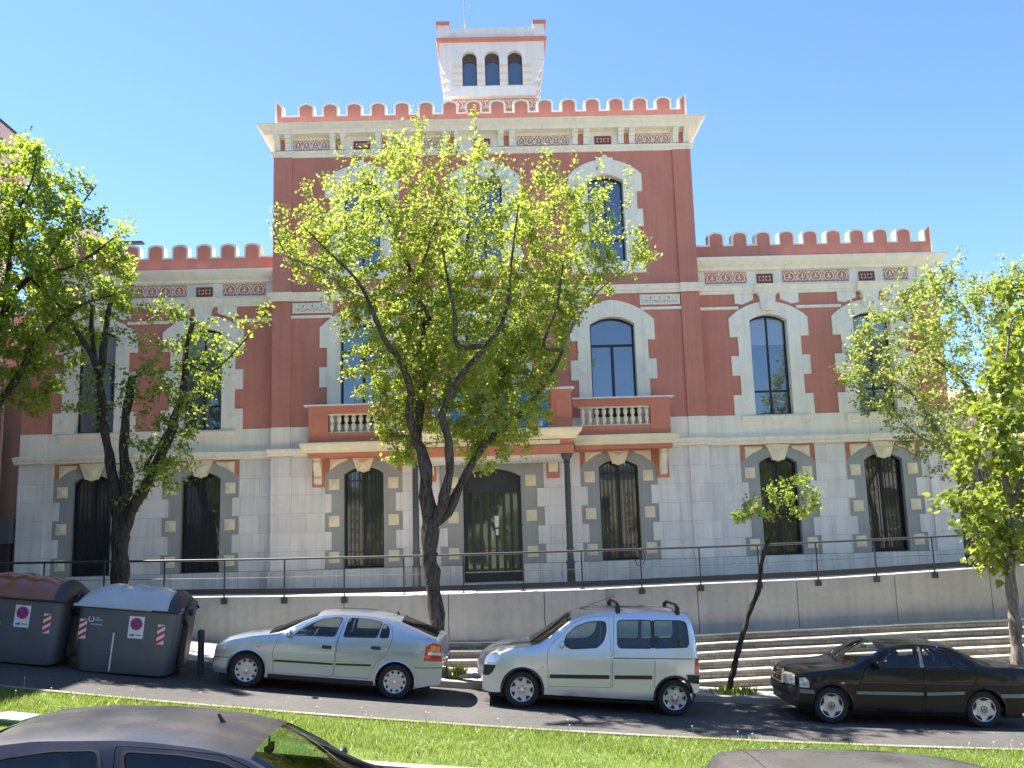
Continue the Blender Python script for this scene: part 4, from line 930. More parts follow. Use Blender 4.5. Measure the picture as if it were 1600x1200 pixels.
def make_car(name, label, sp, pm, loc, heading, pitch, group=None):
    root = empty(name, (0, 0, 0), label, 'car', group)
    wb, Wm, wr = sp['wb'], sp['W'], sp['wr']; zb, zk = sp['zs']
    sc = lambda P: [(x, z if z < zb else zb+(z-zb)*zk) for x, z in P]
    fo = sp.get('fo', 1); sc0 = sc; sc = lambda P: [(x if x > -.32 else -.32+(x+.32)*fo, z) for x, z in sc0(P)]
    T, S = sc(sp['T']), sc(sp['S']); x0, x1 = T[0][0], T[-1][0]
    Tx, Tz = zip(*T); Sx, Sz = zip(*S)
    tf = lambda x: float(np.interp(x, Tx, Tz))
    def Tf(x): return sum(tf(x+d)*w for d, w in ((-.05, .25), (0, .5), (.05, .25))) if x0+.12 < x < x1-.12 else tf(x)
    def Sf(x):
        s = float(np.interp(x, Sx, Sz)); s = .25*float(np.interp(x-.05, Sx, Sz))+.5*s+.25*float(np.interp(x+.05, Sx, Sz))
        return min(s, Tf(x)-sp.get('crown', .035))
    bx_, bz_ = zip(*sp['belt']); belt = lambda x: float(np.interp(x, bx_, bz_))
    def W(x, z):
        p = 1.0; t = (x-x0)/.75
        if t < 1: p -= .10*(1-t)**2
        t = (x1-x)/.7
        if t < 1: p -= sp.get('rt', .08)*(1-t)**2
        w = Wm*p; b = belt(x)
        if z < .36: w -= .05*((.36-z)/.2)**2
        if z <= b: w -= .035*max(0, (z-.62)/(b-.62+1e-6))**2
        else:
            w -= .035 + (z-b)*sp.get('tum', .30)
            if z > 1.0: w -= .05*max(0, (z-(Sf(x)-.10))/.10)**2*.35
        if abs(z-sp.get('crease', .72)) < .03: w += .006*(1-abs(z-sp.get('crease', .72))/.03)
        return w
    def D(x, y, z):                                           # bowed nose and tail
        q = (y/Wm)**2; f = max(0, 1-(x-x0)/.55); r = max(0, 1-(x1-x)/.5)
        g = max(0, min(1, (z-belt(x))/.3)); ws = sp.get('wsb', .10)*q*g*max(0, 1-(x-sp['wsx'][0])/1.0) if x > sp['wsx'][0]-.3 else 0
        return (x+.16*q*f*f-.11*q*r*r, y, z)
    def emit(nm, v, f, m, par, smooth=True, ang=35):
        b = MB(); b.v = [D(*p) for p in v]; b.f = f
        return b.build(nm, m, par, smooth=smooth, ang=ang)
    def patch(poly, holes=(), eps=0., step=.07, inner=True):
        outer = dens(ccw(poly), step); hs = [dens(ccw(h), .05) for h in holes]
        pts = [Vector(p) for p in outer]; edges = [(i, (i+1) % len(outer)) for i in range(len(outer))]
        for h in hs:
            k = len(pts); pts += [Vector(p) for p in h]; edges += [(k+i, k+(i+1) % len(h)) for i in range(len(h))]
        if inner:
            xs = np.arange(min(p[0] for p in outer)+step/2, max(p[0] for p in outer), step); zs = np.arange(min(p[1] for p in outer)+step/2, max(p[1] for p in outer), step)
            bnd = np.array([(p.x, p.y) for p in pts])
            for x in xs:
                for z in zs:
                    if pip(x, z, outer) and not any(pip(x, z, h) for h in hs) and np.min((bnd[:, 0]-x)**2+(bnd[:, 1]-z)**2) > (.4*step)**2: pts.append(Vector((x, z)))
        r = delaunay_2d_cdt(pts, edges, [], 0, 1e-6); V = [(p.x, p.y) for p in r[0]]; Fs = []
        for t in r[2]:
            cx = sum(V[i][0] for i in t)/3; cz = sum(V[i][1] for i in t)/3
            if pip(cx, cz, outer) and not any(pip(cx, cz, h) for h in hs):
                a, b, c = [V[i] for i in t]
                Fs.append(tuple(t) if (b[0]-a[0])*(c[1]-a[1])-(b[1]-a[1])*(c[0]-a[0]) > 0 else tuple(t)[::-1])
        return V, Fs
    def side(nm, poly, m, par, holes=(), eps=0., step=.07, s=-1, thick=0, smooth=True):
        V, Fs = patch(poly, holes, eps, step); v = [(x, s*(W(x, z)+eps), z) for x, z in V]
        f = [t if s < 0 else t[::-1] for t in Fs]
        if thick:
            n = len(v); v += [(x, s*(W(x, z)+eps-thick), z) for x, z in V]
            cnt = {}
            for t in f:
                for i in range(3): cnt[(t[i], t[(i+1) % 3])] = 1
            f = list(f)+[(b, a, a+n, b+n) for (a, b) in cnt if (b, a) not in cnt]
        return emit(nm, v, f, m, par, smooth)
    # side outline
    st = [x0]
    while st[-1] < x1-.03: st.append(st[-1]+(.025 if st[-1] < x0+.2 or st[-1] > x1-.25 else .05))
    st.append(x1)
    top = [(x, Sf(x)) for x in st][::-1]
    R_ = wr+.045; low = []
    def archp(c, n=14):
        a0 = math.asin((sp['zbot']-wr)/R_) if abs((sp['zbot']-wr)/R_) < 1 else 0
        return [(c-R_*math.cos(a), wr+R_*math.sin(a)) for a in np.linspace(a0, math.pi-a0, n)]
    out = [(x0, sp['fb']), (x0+.25, sp['fb']-.02)] + archp(0) + archp(wb) + [(x1-.25, sp['rb']-.02), (x1, sp['rb'])]
    out = out + top
    doors = [sc(d) for d in sp['doors']]; wins = [[(x, z) for x, z in sc(w)] for w in sp['wins']]; owner = sp['owner']
    wr_ = [rnd(ccw(w), .05) for w in wins]; dr = [rnd(ccw(d), .03) for d in doors]
    dholes = dr + [w for w, o_ in zip(wr_, owner) if o_ < 0]
    # body shell: both sides, top and ends in one mesh
    V, Fs = patch(out, dholes); v = []; f = []
    for s in (-1, 1):
        k = len(v); v += [(x, s*W(x, z), z) for x, z in V]; f += [tuple(i+k for i in (t if s < 0 else t[::-1])) for t in Fs]
    us = [-1, -.985, -.95, -.9, -.8, -.6, -.35, 0, .35, .6, .8, .9, .95, .985, 1]; nu = len(us); k = len(v); gl = []; gv = {}
    for x in st:
        s_ = Sf(x); t_ = Tf(x); w = W(x, s_)
        for u in us: v.append((x, u*w, t_-(t_-s_)*abs(u)**sp.get('n', 3)))
    (wa, wb_), (ra, rb_) = sp['wsx'], sp['rwx']
    glass = {0: [], 1: []}
    for i in range(len(st)-1):
        xm = (st[i]+st[i+1])/2
        for j in range(nu-1):
            a = k+i*nu+j; q = (a, a+nu, a+nu+1, a+1); um = abs(us[j]+us[j+1])/2
            if wa < xm < wb_ and um < .93: glass[0].append(q)
            elif ra < xm < rb_ and um < .9: glass[1].append(q)
            else: f.append(q[::-1])
    for xe, zlo in ((x0, sp['fb']), (x1, sp['rb'])):
        zs = np.linspace(zlo, Sf(xe), 6); i0 = 0 if xe == x0 else len(st)-1
        loop = [(xe, -W(xe, z), z) for z in zs] + [v[k+i0*nu+j] for j in range(1, nu-1)] + [(xe, W(xe, z), z) for z in zs[::-1]]
        q = len(v); v += loop; f.append(tuple(range(q, q+len(loop))) if xe == x0 else tuple(range(q, q+len(loop)))[::-1])
    b = MB(); b.v = [D(*p) for p in v]; b.f = f; body = b.build('body', pm, root, smooth=True)
    bm = bmesh.new(); bm.from_mesh(body.data); bmesh.ops.remove_doubles(bm, verts=bm.verts, dist=.0015)
    bmesh.ops.delete(bm, geom=[q for q in bm.verts if not q.link_faces], context='VERTS')
    bmesh.ops.recalc_face_normals(bm, faces=bm.faces); bm.to_mesh(body.data); bm.free()
    body.data.set_sharp_from_angle(angle=R(38))
    for i, nm in ((0, 'windscreen'), (1, 'rear_window')):
        idx = sorted({a for q in glass[i] for a in q}); mp_ = {a: n_ for n_, a in enumerate(idx)}
        if idx: emit(nm, [(v[a][0], v[a][1], v[a][2]-.006) for a in idx], [tuple(mp_[a] for a in q) for q in glass[i]], CGL, root)
    for s in (-1, 1):
        ds = []
        for di, d in enumerate(dr):
            hw = [w for w, o_ in zip(wr_, owner) if o_ == di]
            g = [( (p[0]), p[1]) for p in d]; c = (sum(p[0] for p in g)/len(g), sum(p[1] for p in g)/len(g))
            def shrink(p): L = math.hypot(p[0]-c[0], p[1]-c[1]); return (p[0]+(c[0]-p[0])*.007/L, p[1]+(c[1]-p[1])*.007/L)
            dd = side('door', [shrink(p) for p in g], pm, root, hw, 0, s=s, thick=.012); ds.append(dd)
            hx, hz = sp['handles'][di]; hz = sc([(hx, hz)])[0][1]
            side('door_handle', rnd([(hx, hz-.03), (hx+.17, hz-.03), (hx+.17, hz+.025), (hx, hz+.025)], .02), TRIM if sp.get('dh', 1) else pm, dd, eps=.012, step=.1, s=s, thick=.015)
        for w, o_ in zip(wr_, owner):
            p_ = side('side_window', w, CGL, root, eps=-.014, s=s)
            cx, cz = sum(p[0] for p in w)/len(w), sum(p[1] for p in w)/len(w)
            wi = [(p[0]+(cx-p[0])*.035, p[1]+(cz-p[1])*.06) for p in w]; wo = [(p[0]-(cx-p[0])*.012, p[1]-(cz-p[1])*.02) for p in w]
            side('window_seal', wo, TRIM, p_, [wi], eps=.003, s=s)
        for q, m_, e, t, nm in sp['patches']:
            side(nm, rnd(ccw(sc(q)), .015), {'trim': TRIM, 'lens': LENS, 'red': REDL, 'orange': ORL, 'chrome': CHROME, 'grey': GREYM, 'body': pm}[m_], root, eps=e, step=.08, s=s, thick=t)
        # inner liner, wheel lip
        side('inner_panel', [(x0+.1, .3)]+[(c_, d_) for c_, d_ in archp(0)]+archp(wb)+[(x1-.1, .35), (x1-.15, belt(x1)-.1), (wb, belt(wb)-.06), (.4, belt(.4)-.08), (x0+.25, Sf(x0+.25)-.08)], INT, root, eps=-.06, s=s, step=.15)
        for c_ in (0, wb):
            b = MB(); pts = archp(c_, 18)
            vv = []
            for (x, z) in pts:
                dx, dz = (x-c_)/R_, (z-wr)/R_
                w = W(x, z); vv += [(x, s*(w+.012), z), (x+dx*.035, s*(W(x+dx*.035, z+dz*.035)+.004), z+dz*.035), (x, s*(w-.28), z)]
            ff = []
            for i in range(len(pts)-1): a = 3*i; ff += [(a, a+3, a+4, a+1), (a, a+2, a+5, a+3)]
            emit('wheel_arch', vv, ff, pm if sp.get('lip') else TRIM, root)
            # wheel
            yo = s*(Wm-.045); t = 1 if s > 0 else -1
            b = MB(); b.lathe([(wr-.12, -.19*t), (wr-.02, -.19*t), (wr, -.17*t), (wr+.002, -.10*t), (wr, -.03*t), (wr-.015, -.008*t), (wr-.05, .004*t), (wr-.10, .0), (wr-.115, -.03*t)], (c_, yo, wr), 40, 'y', caps=False)
            wl = b.build('wheel', RUB, root, smooth=True, ang=50)
            rr = wr-.105
            b = MB(); b.lathe([(0.0, -.012*t), (.03, -.012*t), (.05, -.018*t), (rr*.7, -.022*t), (rr*.93, -.016*t), (rr+.002, -.006*t), (rr+.008, -.03*t)], (c_, yo, wr), 40, 'y', caps=False)
            rim = b.build('hubcap', RIM, wl, smooth=True, ang=50)
            b = MB(); yy = yo-.013*t
            def disc(pl, dy): n_ = len(pl); b.add([(c_+x, yy+t*dy, wr+z) for x, z in pl], [tuple(range(n_)) if s < 0 else tuple(range(n_))[::-1]])
            if sp['rim'] == 'ten':
                for i in range(10):
                    a = 2*math.pi*i/10; disc([(rr*r_*math.cos(a+e_), rr*r_*math.sin(a+e_)) for r_, e_ in ((.72, -.13), (.93, -.14), (.93, .14), (.72, .13))], .004)
            elif sp['rim'] == 'seven':
                for i in range(7):
                    a = 2*math.pi*i/7; disc([(rr*r_*math.cos(a+e_), rr*r_*math.sin(a+e_)) for r_, e_ in ((.62, 0), (.80, -.20), (.95, -.28), (.95, .28), (.80, .20))], .004)
                for i in range(5):
                    a = 2*math.pi*i/5+.3; disc([(rr*.30*math.cos(a)+.012*math.cos(b_), rr*.30*math.sin(a)+.012*math.sin(b_)) for b_ in np.linspace(0, 5.3, 7)], .006)
            else:
                for i in range(5):
                    a = 2*math.pi*i/5+math.pi/2; disc([(rr*r_*math.cos(a+e_), rr*r_*math.sin(a+e_)) for r_, e_ in ((.68, 0), (.78, -.30), (.93, -.46), (.95, 0), (.93, .46), (.78, .30))], .004)
            b.build('hubcap_opening', SLOT, rim)
            b = MB()
            if sp['rim'] == 'star':                            # ring with three-pointed star
                cl = [(c_+.052*math.cos(i*math.pi/10), wr+.052*math.sin(i*math.pi/10)) for i in range(21)]
                b.ribbon(cl, .010, yy+t*.008-.002, yy+t*.008+.002)
                for i in range(3):
                    a = math.pi/2+i*2*math.pi/3; px_, pz_ = math.cos(a), math.sin(a)
                    b.add([(c_+.05*px_, yy+t*.010, wr+.05*pz_), (c_-.009*pz_, yy+t*.010, wr+.009*px_), (c_+.009*pz_, yy+t*.010, wr-.009*px_)], [(0, 1, 2)])
                b.build('star_emblem', SLOT, rim)
            else:
                b.lathe([(.028, .0), (.028, .006*t)], (c_, yy+t*.004, wr), 16, 'y'); b.build('hub_centre', CHROME, rim)
        # mirror
        mx, mz = sp['mirror']; mz = sc([(mx, mz)])[0][1]; yw = W(mx, mz)
        b = MB(); v_ = []
        for i in range(9):
            a = math.pi*i/8; r_ = math.sin(a)
            v_.append([(mx+.045*math.cos(q_)*(r_*.9+.12)+.0, s*(yw+.02+.19*(1-math.cos(a))/2), mz+.075*math.sin(q_)*(r_*.8+.2)*(1 if i else .5)) for q_ in np.linspace(0, 2*math.pi, 13)[:-1]])
        loft(b, v_); b.build('wing_mirror', pm if sp.get('mp', 1) else TRIM, root, smooth=True, ang=60)
    # underside, floor, interior
    b = MB(); b.box(x0+.25, x1-.3, -Wm+.12, Wm-.12, .17, .24); b.build('underside', UNDER, root)
    b = MB(); b.box(x0+.2, x1-.2, -Wm+.09, Wm-.09, .30, .34).box(x0+.15, sp['wsx'][0]+.12, -Wm+.10, Wm-.10, .34, .6); b.build('floor', INT, root)
    cab = sp['wsx'][0]
    dz_ = belt(cab+.3)
    b = MB(); b.box(cab+.12, cab+.55, -Wm+.1, Wm-.1, .5, dz_-.02); b.build('dashboard', INT, root, bevel=.04)
    b = MB(); c_ = Vector((cab+.72, -.38*(1 if sp.get('drv', 1) else -1), dz_-.06))
    b.tube([(c_.x+.10*math.cos(a)*.5, c_.y+.18*math.sin(a), c_.z+.17*math.cos(a)) for a in np.linspace(0, 2*math.pi, 17)], .014, 6, caps=False).build('steering_wheel', INT, root, smooth=True)
    for sx in sp['seats']:
        for sy in ((-.38, .38) if sx < 1.7 else (-.42, .0, .42)):
            b = MB(); h = dz_+.02
            b.add([(sx, sy-.22, .45), (sx, sy+.22, .45), (sx+.12, sy+.22, .42), (sx+.12, sy-.22, .42), (sx+.14, sy-.20, h), (sx+.14, sy+.20, h), (sx+.24, sy+.20, h), (sx+.24, sy-.20, h)], [(0, 1, 5, 4), (1, 2, 6, 5), (2, 3, 7, 6), (3, 0, 4, 7), (4, 5, 6, 7)])
            b.box(sx-.42, sx+.02, sy-.22, sy+.22, .40, .55)
            se = b.build('seat', SEAT, root, bevel=.03)
            MB().box(sx+.17, sx+.25, sy-.12, sy+.12, h+.02, h+.19).build('headrest', SEAT, se, bevel=.035)
    mxr = sp['wsx'][1]+.02; zr = Tf(mxr)-.13; MB().box(mxr-.03, mxr, -.12, .12, zr-.035, zr+.035).box(mxr-.012, mxr-.004, -.012, .012, zr+.03, Tf(mxr)-.01).build('rearview_mirror', INT, root)
    # roof antenna and extras
    for kind, *a in sp['extra']:
        if kind == 'stub':
            x = a[0]; z = Tf(x); MB().tube([(x, 0, z-.01), (x-.03 if len(a) < 2 else x+a[1], 0, z+.06)], [.022, .010], 8).build('aerial_base', TRIM, root)
        if kind == 'whip':
            x = a[0]; z = Tf(x); MB().tube([(x, 0, z-.01), (x+.75, 0, z+.30)], .005, 5).build('aerial', TRIM, root)
        if kind == 'bar':
            x = a[0]; z = Tf(x); hw = W(x, Sf(x))
            MB().tube([(x, -hw-.0, z-.09), (x, -hw+.03, z+.02), (x, -hw+.18, z+.075), (x, hw-.18, z+.075), (x, hw-.03, z+.02), (x, hw, z-.09)], [.045, .045, .022, .022, .045, .045], 8).build('roof_bar', TRIM, root, smooth=True)
        if kind == 'grille':
            xx = x0-.012; z0_, z1_, hw = a
            fr = MB().poly([(-hw, z0_), (hw, z0_), (hw*.93, z1_), (-hw*.93, z1_)], 0, .03, [[(-hw+.03, z0_+.025), (-hw*.93+.03, z1_-.025), (hw*.93-.03, z1_-.025), (hw-.03, z0_+.025)]])
            fr.v = [(xx-.02+q[1]+.10*(q[0]/Wm)**2+.09*(q[2]-z0_), -q[0], q[2]) for q in fr.v]; g_ = fr.build('radiator_grille', CHROME, root)
            bb = MB()
            for i in range(5): z = z0_+(z1_-z0_)*(i+.8)/5.6; bb.box(xx-.01+.09*(z-z0_), xx+.02, -hw+.03, hw-.03, z-.006, z+.006)
            bb.box(xx-.012, xx+.02, -.012, .012, z0_, z1_).build('grille_bars', CHROME, g_)
            MB().box(xx+.018, xx+.022, -hw+.02, hw-.02, z0_+.02, z1_-.02).build('grille_backing', SLOT, g_)
            for s in (-1, 1): 
                q = MB(); q.add([(xx+.015+.16*((s*y_)/Wm)**2*.95-.02, s*y_, z) for y_, z in ((.30, z0_+.02), (.72, z0_+.02), (.72, z1_-.03), (.33, z1_-.02))], [(0, 1, 2, 3)]); q.build('headlight', LENS, root)
        if kind == 'bumpfront':
            z0_, z1_ = a; b = MB(); v_ = []
            for i in range(15):
                y = -Wm*.93+Wm*1.86*i/14; xb = x0+.16*(y/Wm)**2-.045
                v_.append([(xb+.05, y, z0_), (xb, y, z0_+.02), (xb-.01, y, (z0_+z1_)/2), (xb, y, z1_-.015), (xb+.05, y, z1_)])
            loft(b, v_); b.build('front_bumper', TRIM, root, smooth=True, ang=50)
        if kind == 'gap':
            x = a[0]; s_ = Sf(x); t_ = Tf(x); w = W(x, s_)
            MB().tube([(x, u*w, t_-(t_-s_)*abs(u)**sp.get('n', 3)) for u in us], .006, 5).build('roof_gap', TRIM, root)
    root.location = loc; root.rotation_euler = (0, pitch, heading)
    return root

HATCH = dict(fo=.86, wb=2.606, W=.855, wr=.30, zs=(.93, .90), zbot=.21, fb=.24, rb=.30, rt=.10, lip=1, crown=.03, n=3.2, tum=.36, crease=.80,
  T=[(-.80, .48), (-.79, .60), (-.74, .69), (-.62, .775), (-.45, .84), (-.25, .895), (.10, .965), (.325, 1.01), (.77, 1.25), (1.134, 1.415), (1.4, 1.46), (1.8, 1.485), (2.2, 1.475), (2.54, 1.43), (2.894, 1.31), (3.306, 1.15), (3.40, 1.13), (3.46, 1.00), (3.50, .75)],
  S=[(-.80, .44), (-.78, .56), (-.70, .65), (-.5, .74), (-.295, .80), (.044, .885), (.45, .955), (.60, 1.01), (.887, 1.209), (1.166, 1.356), (1.45, 1.405), (1.8, 1.425), (2.024, 1.425), (2.314, 1.40), (2.6, 1.34), (2.898, 1.22), (3.194, 1.105), (3.36, 1.07), (3.44, .95), (3.50, .70)],
  belt=[(-.8, .72), (0, .90), (.5, .93), (1.6, .97), (2.5, 1.04), (3.5, 1.06)],
  wins=[[(.76, .955), (.826, 1.033), (1.005, 1.173), (1.227, 1.302), (1.454, 1.353), (1.583, 1.361), (1.485, .985)], [(1.62, .99), (1.685, 1.33), (1.726, 1.365), (2.028, 1.366), (2.289, 1.33), (2.227, 1.027)], [(2.256, 1.029), (2.313, 1.317), (2.393, 1.273), (2.432, 1.204), (2.437, 1.04)]],
  owner=[0, 1, 1],
  doors=[[(.475, .292), (.427, .649), (.503, .90), (.70, .965), (1.004, 1.21), (1.225, 1.335), (1.452, 1.385), (1.647, 1.398), (1.525, .889), (1.518, .313)], [(1.535, .314), (1.535, .889), (1.662, 1.398), (2.026, 1.40), (2.317, 1.365), (2.47, 1.264), (2.501, 1.064), (2.439, .773), (2.249, .589), (2.184, .47), (2.164, .324)]],
  handles=[(1.28, .80), (2.14, .85)], mirror=(.70, .99), wsx=(.34, 1.13), rwx=(2.60, 3.28), rim='ten', seats=(1.35, 2.25),
  patches=[([(.47, .487), (1.505, .505), (1.505, .535), (.47, .521)], 'trim', .016, .018, 'door_moulding'), ([(1.55, .508), (2.17, .535), (2.17, .565), (1.55, .538)], 'trim', .016, .018, 'door_moulding'),
    ([(3.08, .69), (3.10, .94), (3.24, 1.02), (3.42, .99), (3.46, .85), (3.48, .70)], 'red', .010, .012, 'tail_light'), ([(3.16, .86), (3.20, .97), (3.40, .95), (3.42, .86)], 'orange', .014, .006, 'indicator'), ([(3.14, .80), (3.16, .85), (3.44, .85), (3.45, .80)], 'lens', .014, .006, 'reversing_light'),
    ([(-.74, .60), (-.70, .70), (-.50, .745), (-.42, .73), (-.44, .63)], 'lens', .006, .008, 'headlight'),
    ([(-.79, .475), (-.79, .488), (-.31, .502), (-.31, .489)], 'trim', .002, .004, 'bumper_line'), ([(2.93, .56), (2.93, .573), (3.49, .60), (3.49, .587)], 'trim', .002, .004, 'bumper_line'),
    ([(.385, .205), (.385, .275), (2.25, .285), (2.25, .205)], 'trim', .004, .01, 'sill'), ([(.15, .70), (.15, .72), (.21, .72), (.21, .70)], 'orange', .004, .006, 'side_repeater')],
  extra=[('stub', 2.50)])
VAN = dict(wb=2.693, W=.865, wr=.31, zs=(1.0, .93), zbot=.25, fb=.26, rb=.42, rt=.05, crown=.035, n=4, tum=.20, crease=.92, dh=0,
  T=[(-.83, .50), (-.825, .68), (-.76, .80), (-.66, .90), (-.45, 1.00), (-.261, 1.06), (.12, 1.11), (.45, 1.36), (.80, 1.655), (.95, 1.73), (1.2, 1.80), (1.51, 1.84), (2.2, 1.875), (2.85, 1.875), (2.95, 1.85), (3.06, 1.60), (3.13, 1.28), (3.20, 1.0), (3.22, .6)],
  S=[(-.83, .46), (-.80, .64), (-.70, .74), (-.5, .86), (-.25, .975), (.15, 1.06), (.32, 1.12), (.60, 1.37), (.85, 1.58), (1.0, 1.66), (1.155, 1.70), (1.514, 1.755), (2.2, 1.80), (2.84, 1.81), (2.93, 1.77), (3.03, 1.55), (3.10, 1.25), (3.18, .95), (3.22, .55)],
  belt=[(-.8, .80), (0, 1.0), (.5, 1.03), (3.5, 1.10)],
  wins=[[(.694, 1.118), (.729, 1.286), (.887, 1.46), (1.105, 1.558), (1.326, 1.59), (1.432, 1.581), (1.45, 1.429), (1.411, 1.233), (1.292, 1.095), (.822, 1.046)], [(1.632, 1.576), (1.671, 1.625), (1.99, 1.648), (2.247, 1.659), (2.262, 1.138), (1.694, 1.112), (1.645, 1.16)], [(2.285, 1.661), (2.765, 1.682), (2.864, 1.659), (2.903, 1.577), (2.945, 1.273), (2.912, 1.194), (2.30, 1.142)]],
  owner=[0, -1, -1],
  doors=[[(.457, .391), (.41, .828), (.42, 1.05), (.619, 1.26), (.831, 1.50), (1.0, 1.60), (1.102, 1.645), (1.489, 1.69), (1.539, 1.045), (1.552, .429)]],
  handles=[(1.38, 1.00)], mirror=(.66, 1.13), wsx=(.14, .80), rwx=(9, 9.1), rim='seven', seats=(1.45, 2.35),
  patches=[([(.47, .535), (1.52, .575), (1.52, .64), (.47, .597)], 'trim', .018, .02, 'door_moulding'), ([(1.61, .58), (2.275, .61), (2.275, .672), (1.61, .642)], 'trim', .018, .02, 'door_moulding'),
    ([(-.79, .74), (-.72, .85), (-.60, .90), (-.50, .92), (-.41, .86), (-.44, .74)], 'lens', .008, .01, 'headlight'), ([(-.825, .52), (-.825, .70), (-.50, .70), (-.58, .58), (-.68, .52)], 'trim', .012, .014, 'bumper_corner'),
    ([(3.08, .73), (3.08, 1.01), (3.17, 1.01), (3.20, .73)], 'red', .010, .012, 'tail_light'), ([(2.93, .60), (2.90, .72), (3.21, .72), (3.21, .57), (3.02, .575)], 'trim', .016, .02, 'rear_bumper'),
    ([(1.575, .925), (1.575, .94), (3.03, .998), (3.03, .983)], 'trim', .001, .004, 'sliding_door_rail'), ([(1.57, .43), (1.57, 1.70), (1.578, 1.70), (1.578, .43)], 'trim', .001, .003, 'door_gap'), ([(2.315, .47), (2.315, .93), (2.323, .93), (2.323, .47)], 'trim', .001, .003, 'door_gap'),
    ([(2.262, 1.14), (2.25, 1.66), (2.285, 1.66), (2.30, 1.14)], 'trim', .002, .004, 'window_divider'),
    ([(.30, .70), (.30, .73), (.36, .73), (.36, .70)], 'orange', .004, .006, 'side_repeater'), ([(1.60, 1.0), (1.60, 1.07), (1.64, 1.07), (1.64, 1.0)], 'body', .015, .015, 'slide_handle')],
  extra=[('bar', 1.65), ('bar', 2.72), ('whip', .93)])
SEDAN = dict(fo=.74, wb=2.69, W=.86, wr=.31, zs=(.95, .90), zbot=.20, fb=.24, rb=.30, rt=.08, crown=.025, n=3.0, tum=.36, crease=.78, lip=1, mp=1, dh=0,
  T=[(-.84, .58), (-.835, .74), (-.80, .84), (-.70, .885), (-.349, .965), (.264, 1.03), (.564, 1.26), (.86, 1.43), (1.1, 1.465), (1.5, 1.485), (1.821, 1.475), (2.2, 1.43), (2.45, 1.34), (2.70, 1.21), (2.93, 1.10), (3.338, 1.075), (3.55, 1.05), (3.66, .98), (3.70, .75)],
  S=[(-.84, .50), (-.82, .70), (-.76, .79), (-.547, .84), (-.208, .885), (.40, .975), (.55, 1.02), (.807, 1.20), (1.05, 1.34), (1.2, 1.385), (1.481, 1.415), (1.823, 1.415), (2.1, 1.38), (2.30, 1.30), (2.5, 1.185), (2.70, 1.06), (2.9, 1.035), (3.3, 1.03), (3.55, 1.005), (3.66, .92), (3.70, .70)],
  belt=[(-.8, .78), (0, .91), (.5, .95), (2.5, 1.0), (3.7, .97)],
  wins=[[(.80, .995), (.87, 1.08), (1.06, 1.235), (1.245, 1.33), (1.535, 1.355), (1.560, 1.0), (.9, .985)], [(1.675, 1.005), (1.654, 1.355), (1.928, 1.352), (2.10, 1.316), (2.17, 1.02)], [(2.20, 1.022), (2.14, 1.295), (2.27, 1.235), (2.49, 1.045)]],
  owner=[0, 1, 1],
  doors=[[(.334, .517), (.362, .24), (1.628, .235), (1.61, .973), (1.584, 1.392), (1.244, 1.368), (1.05, 1.28), (.72, 1.03), (.60, .95), (.54, .80)], [(1.650, .235), (1.635, .974), (1.610, 1.392), (1.926, 1.39), (2.17, 1.345), (2.34, 1.25), (2.58, 1.03), (2.531, .732), (2.40, .60), (2.345, .50), (2.335, .24)]],
  handles=[(1.36, .86), (2.24, .87)], mirror=(.78, 1.03), wsx=(.28, .88), rwx=(2.34, 2.90), rim='star', seats=(1.40, 2.28),
  patches=[([(.42, .515), (1.60, .525), (1.60, .575), (.42, .565)], 'grey', .012, .014, 'door_moulding'), ([(1.66, .525), (2.33, .56), (2.33, .61), (1.66, .575)], 'grey', .012, .014, 'door_moulding'),
    ([(-.80, .60), (-.78, .755), (-.58, .765), (-.47, .70), (-.47, .60)], 'lens', .008, .01, 'headlight'), ([(-.84, .50), (-.84, .57), (-.33, .56), (-.33, .50)], 'grey', .010, .012, 'bumper_strip'), ([(2.97, .52), (2.97, .585), (3.69, .60), (3.69, .535)], 'grey', .010, .012, 'bumper_strip'),
    ([(3.42, .70), (3.44, .90), (3.62, .92), (3.68, .72)], 'red', .006, .01, 'tail_light'), ([(.16, .68), (.16, .71), (.22, .71), (.22, .68)], 'orange', .004, .006, 'side_repeater'),
    ([(1.58, 1.0), (1.60, 1.375), (1.63, 1.375), (1.65, 1.0)], 'grey', .003, .004, 'pillar_trim')],
  extra=[('grille', .60, .84, .30), ('bumpfront', .42, .58)])
import copy
COUPE = copy.deepcopy(HATCH)
WAGON = copy.deepcopy(HATCH)
WAGON.update(zs=(.93, .80), T=HATCH['T'][:13]+[(2.6, 1.465), (2.95, 1.44), (3.22, 1.40), (3.30, 1.32), (3.36, 1.10), (3.44, 1.0), (3.50, .75)], S=HATCH['S'][:13]+[(2.6, 1.40), (2.95, 1.375), (3.20, 1.33), (3.27, 1.25), (3.33, 1.04), (3.42, .93), (3.50, .70)], rwx=(9, 9.1), extra=[('gap', 3.02)])
COUPE.update(zs=(.93, .80), T=HATCH['T'][:13]+[(2.55, 1.455), (2.93, 1.385), (3.2, 1.25), (3.40, 1.10), (3.47, .98), (3.50, .75)], S=HATCH['S'][:13]+[(2.6, 1.375), (2.9, 1.31), (3.15, 1.19), (3.35, 1.05), (3.45, .93), (3.50, .70)], rwx=(2.95, 3.36), wins=[[(.76, .97), (.95, 1.14), (1.10, 1.25), (1.30, 1.325), (1.60, 1.355), (2.00, 1.355), (1.90, .99)], [(2.06, 1.0), (2.14, 1.35), (2.45, 1.32), (2.75, 1.245), (3.00, 1.14), (3.12, 1.07), (2.9, 1.03)]], owner=[0, -1],
  doors=[[(.475, .292), (.427, .649), (.503, .90), (.70, .965), (.93, 1.165), (1.10, 1.29), (1.30, 1.37), (1.60, 1.385), (2.05, 1.388), (1.97, .9), (1.95, .313)]], handles=[(1.60, .82)], extra=[('stub', 1.50, .05)])

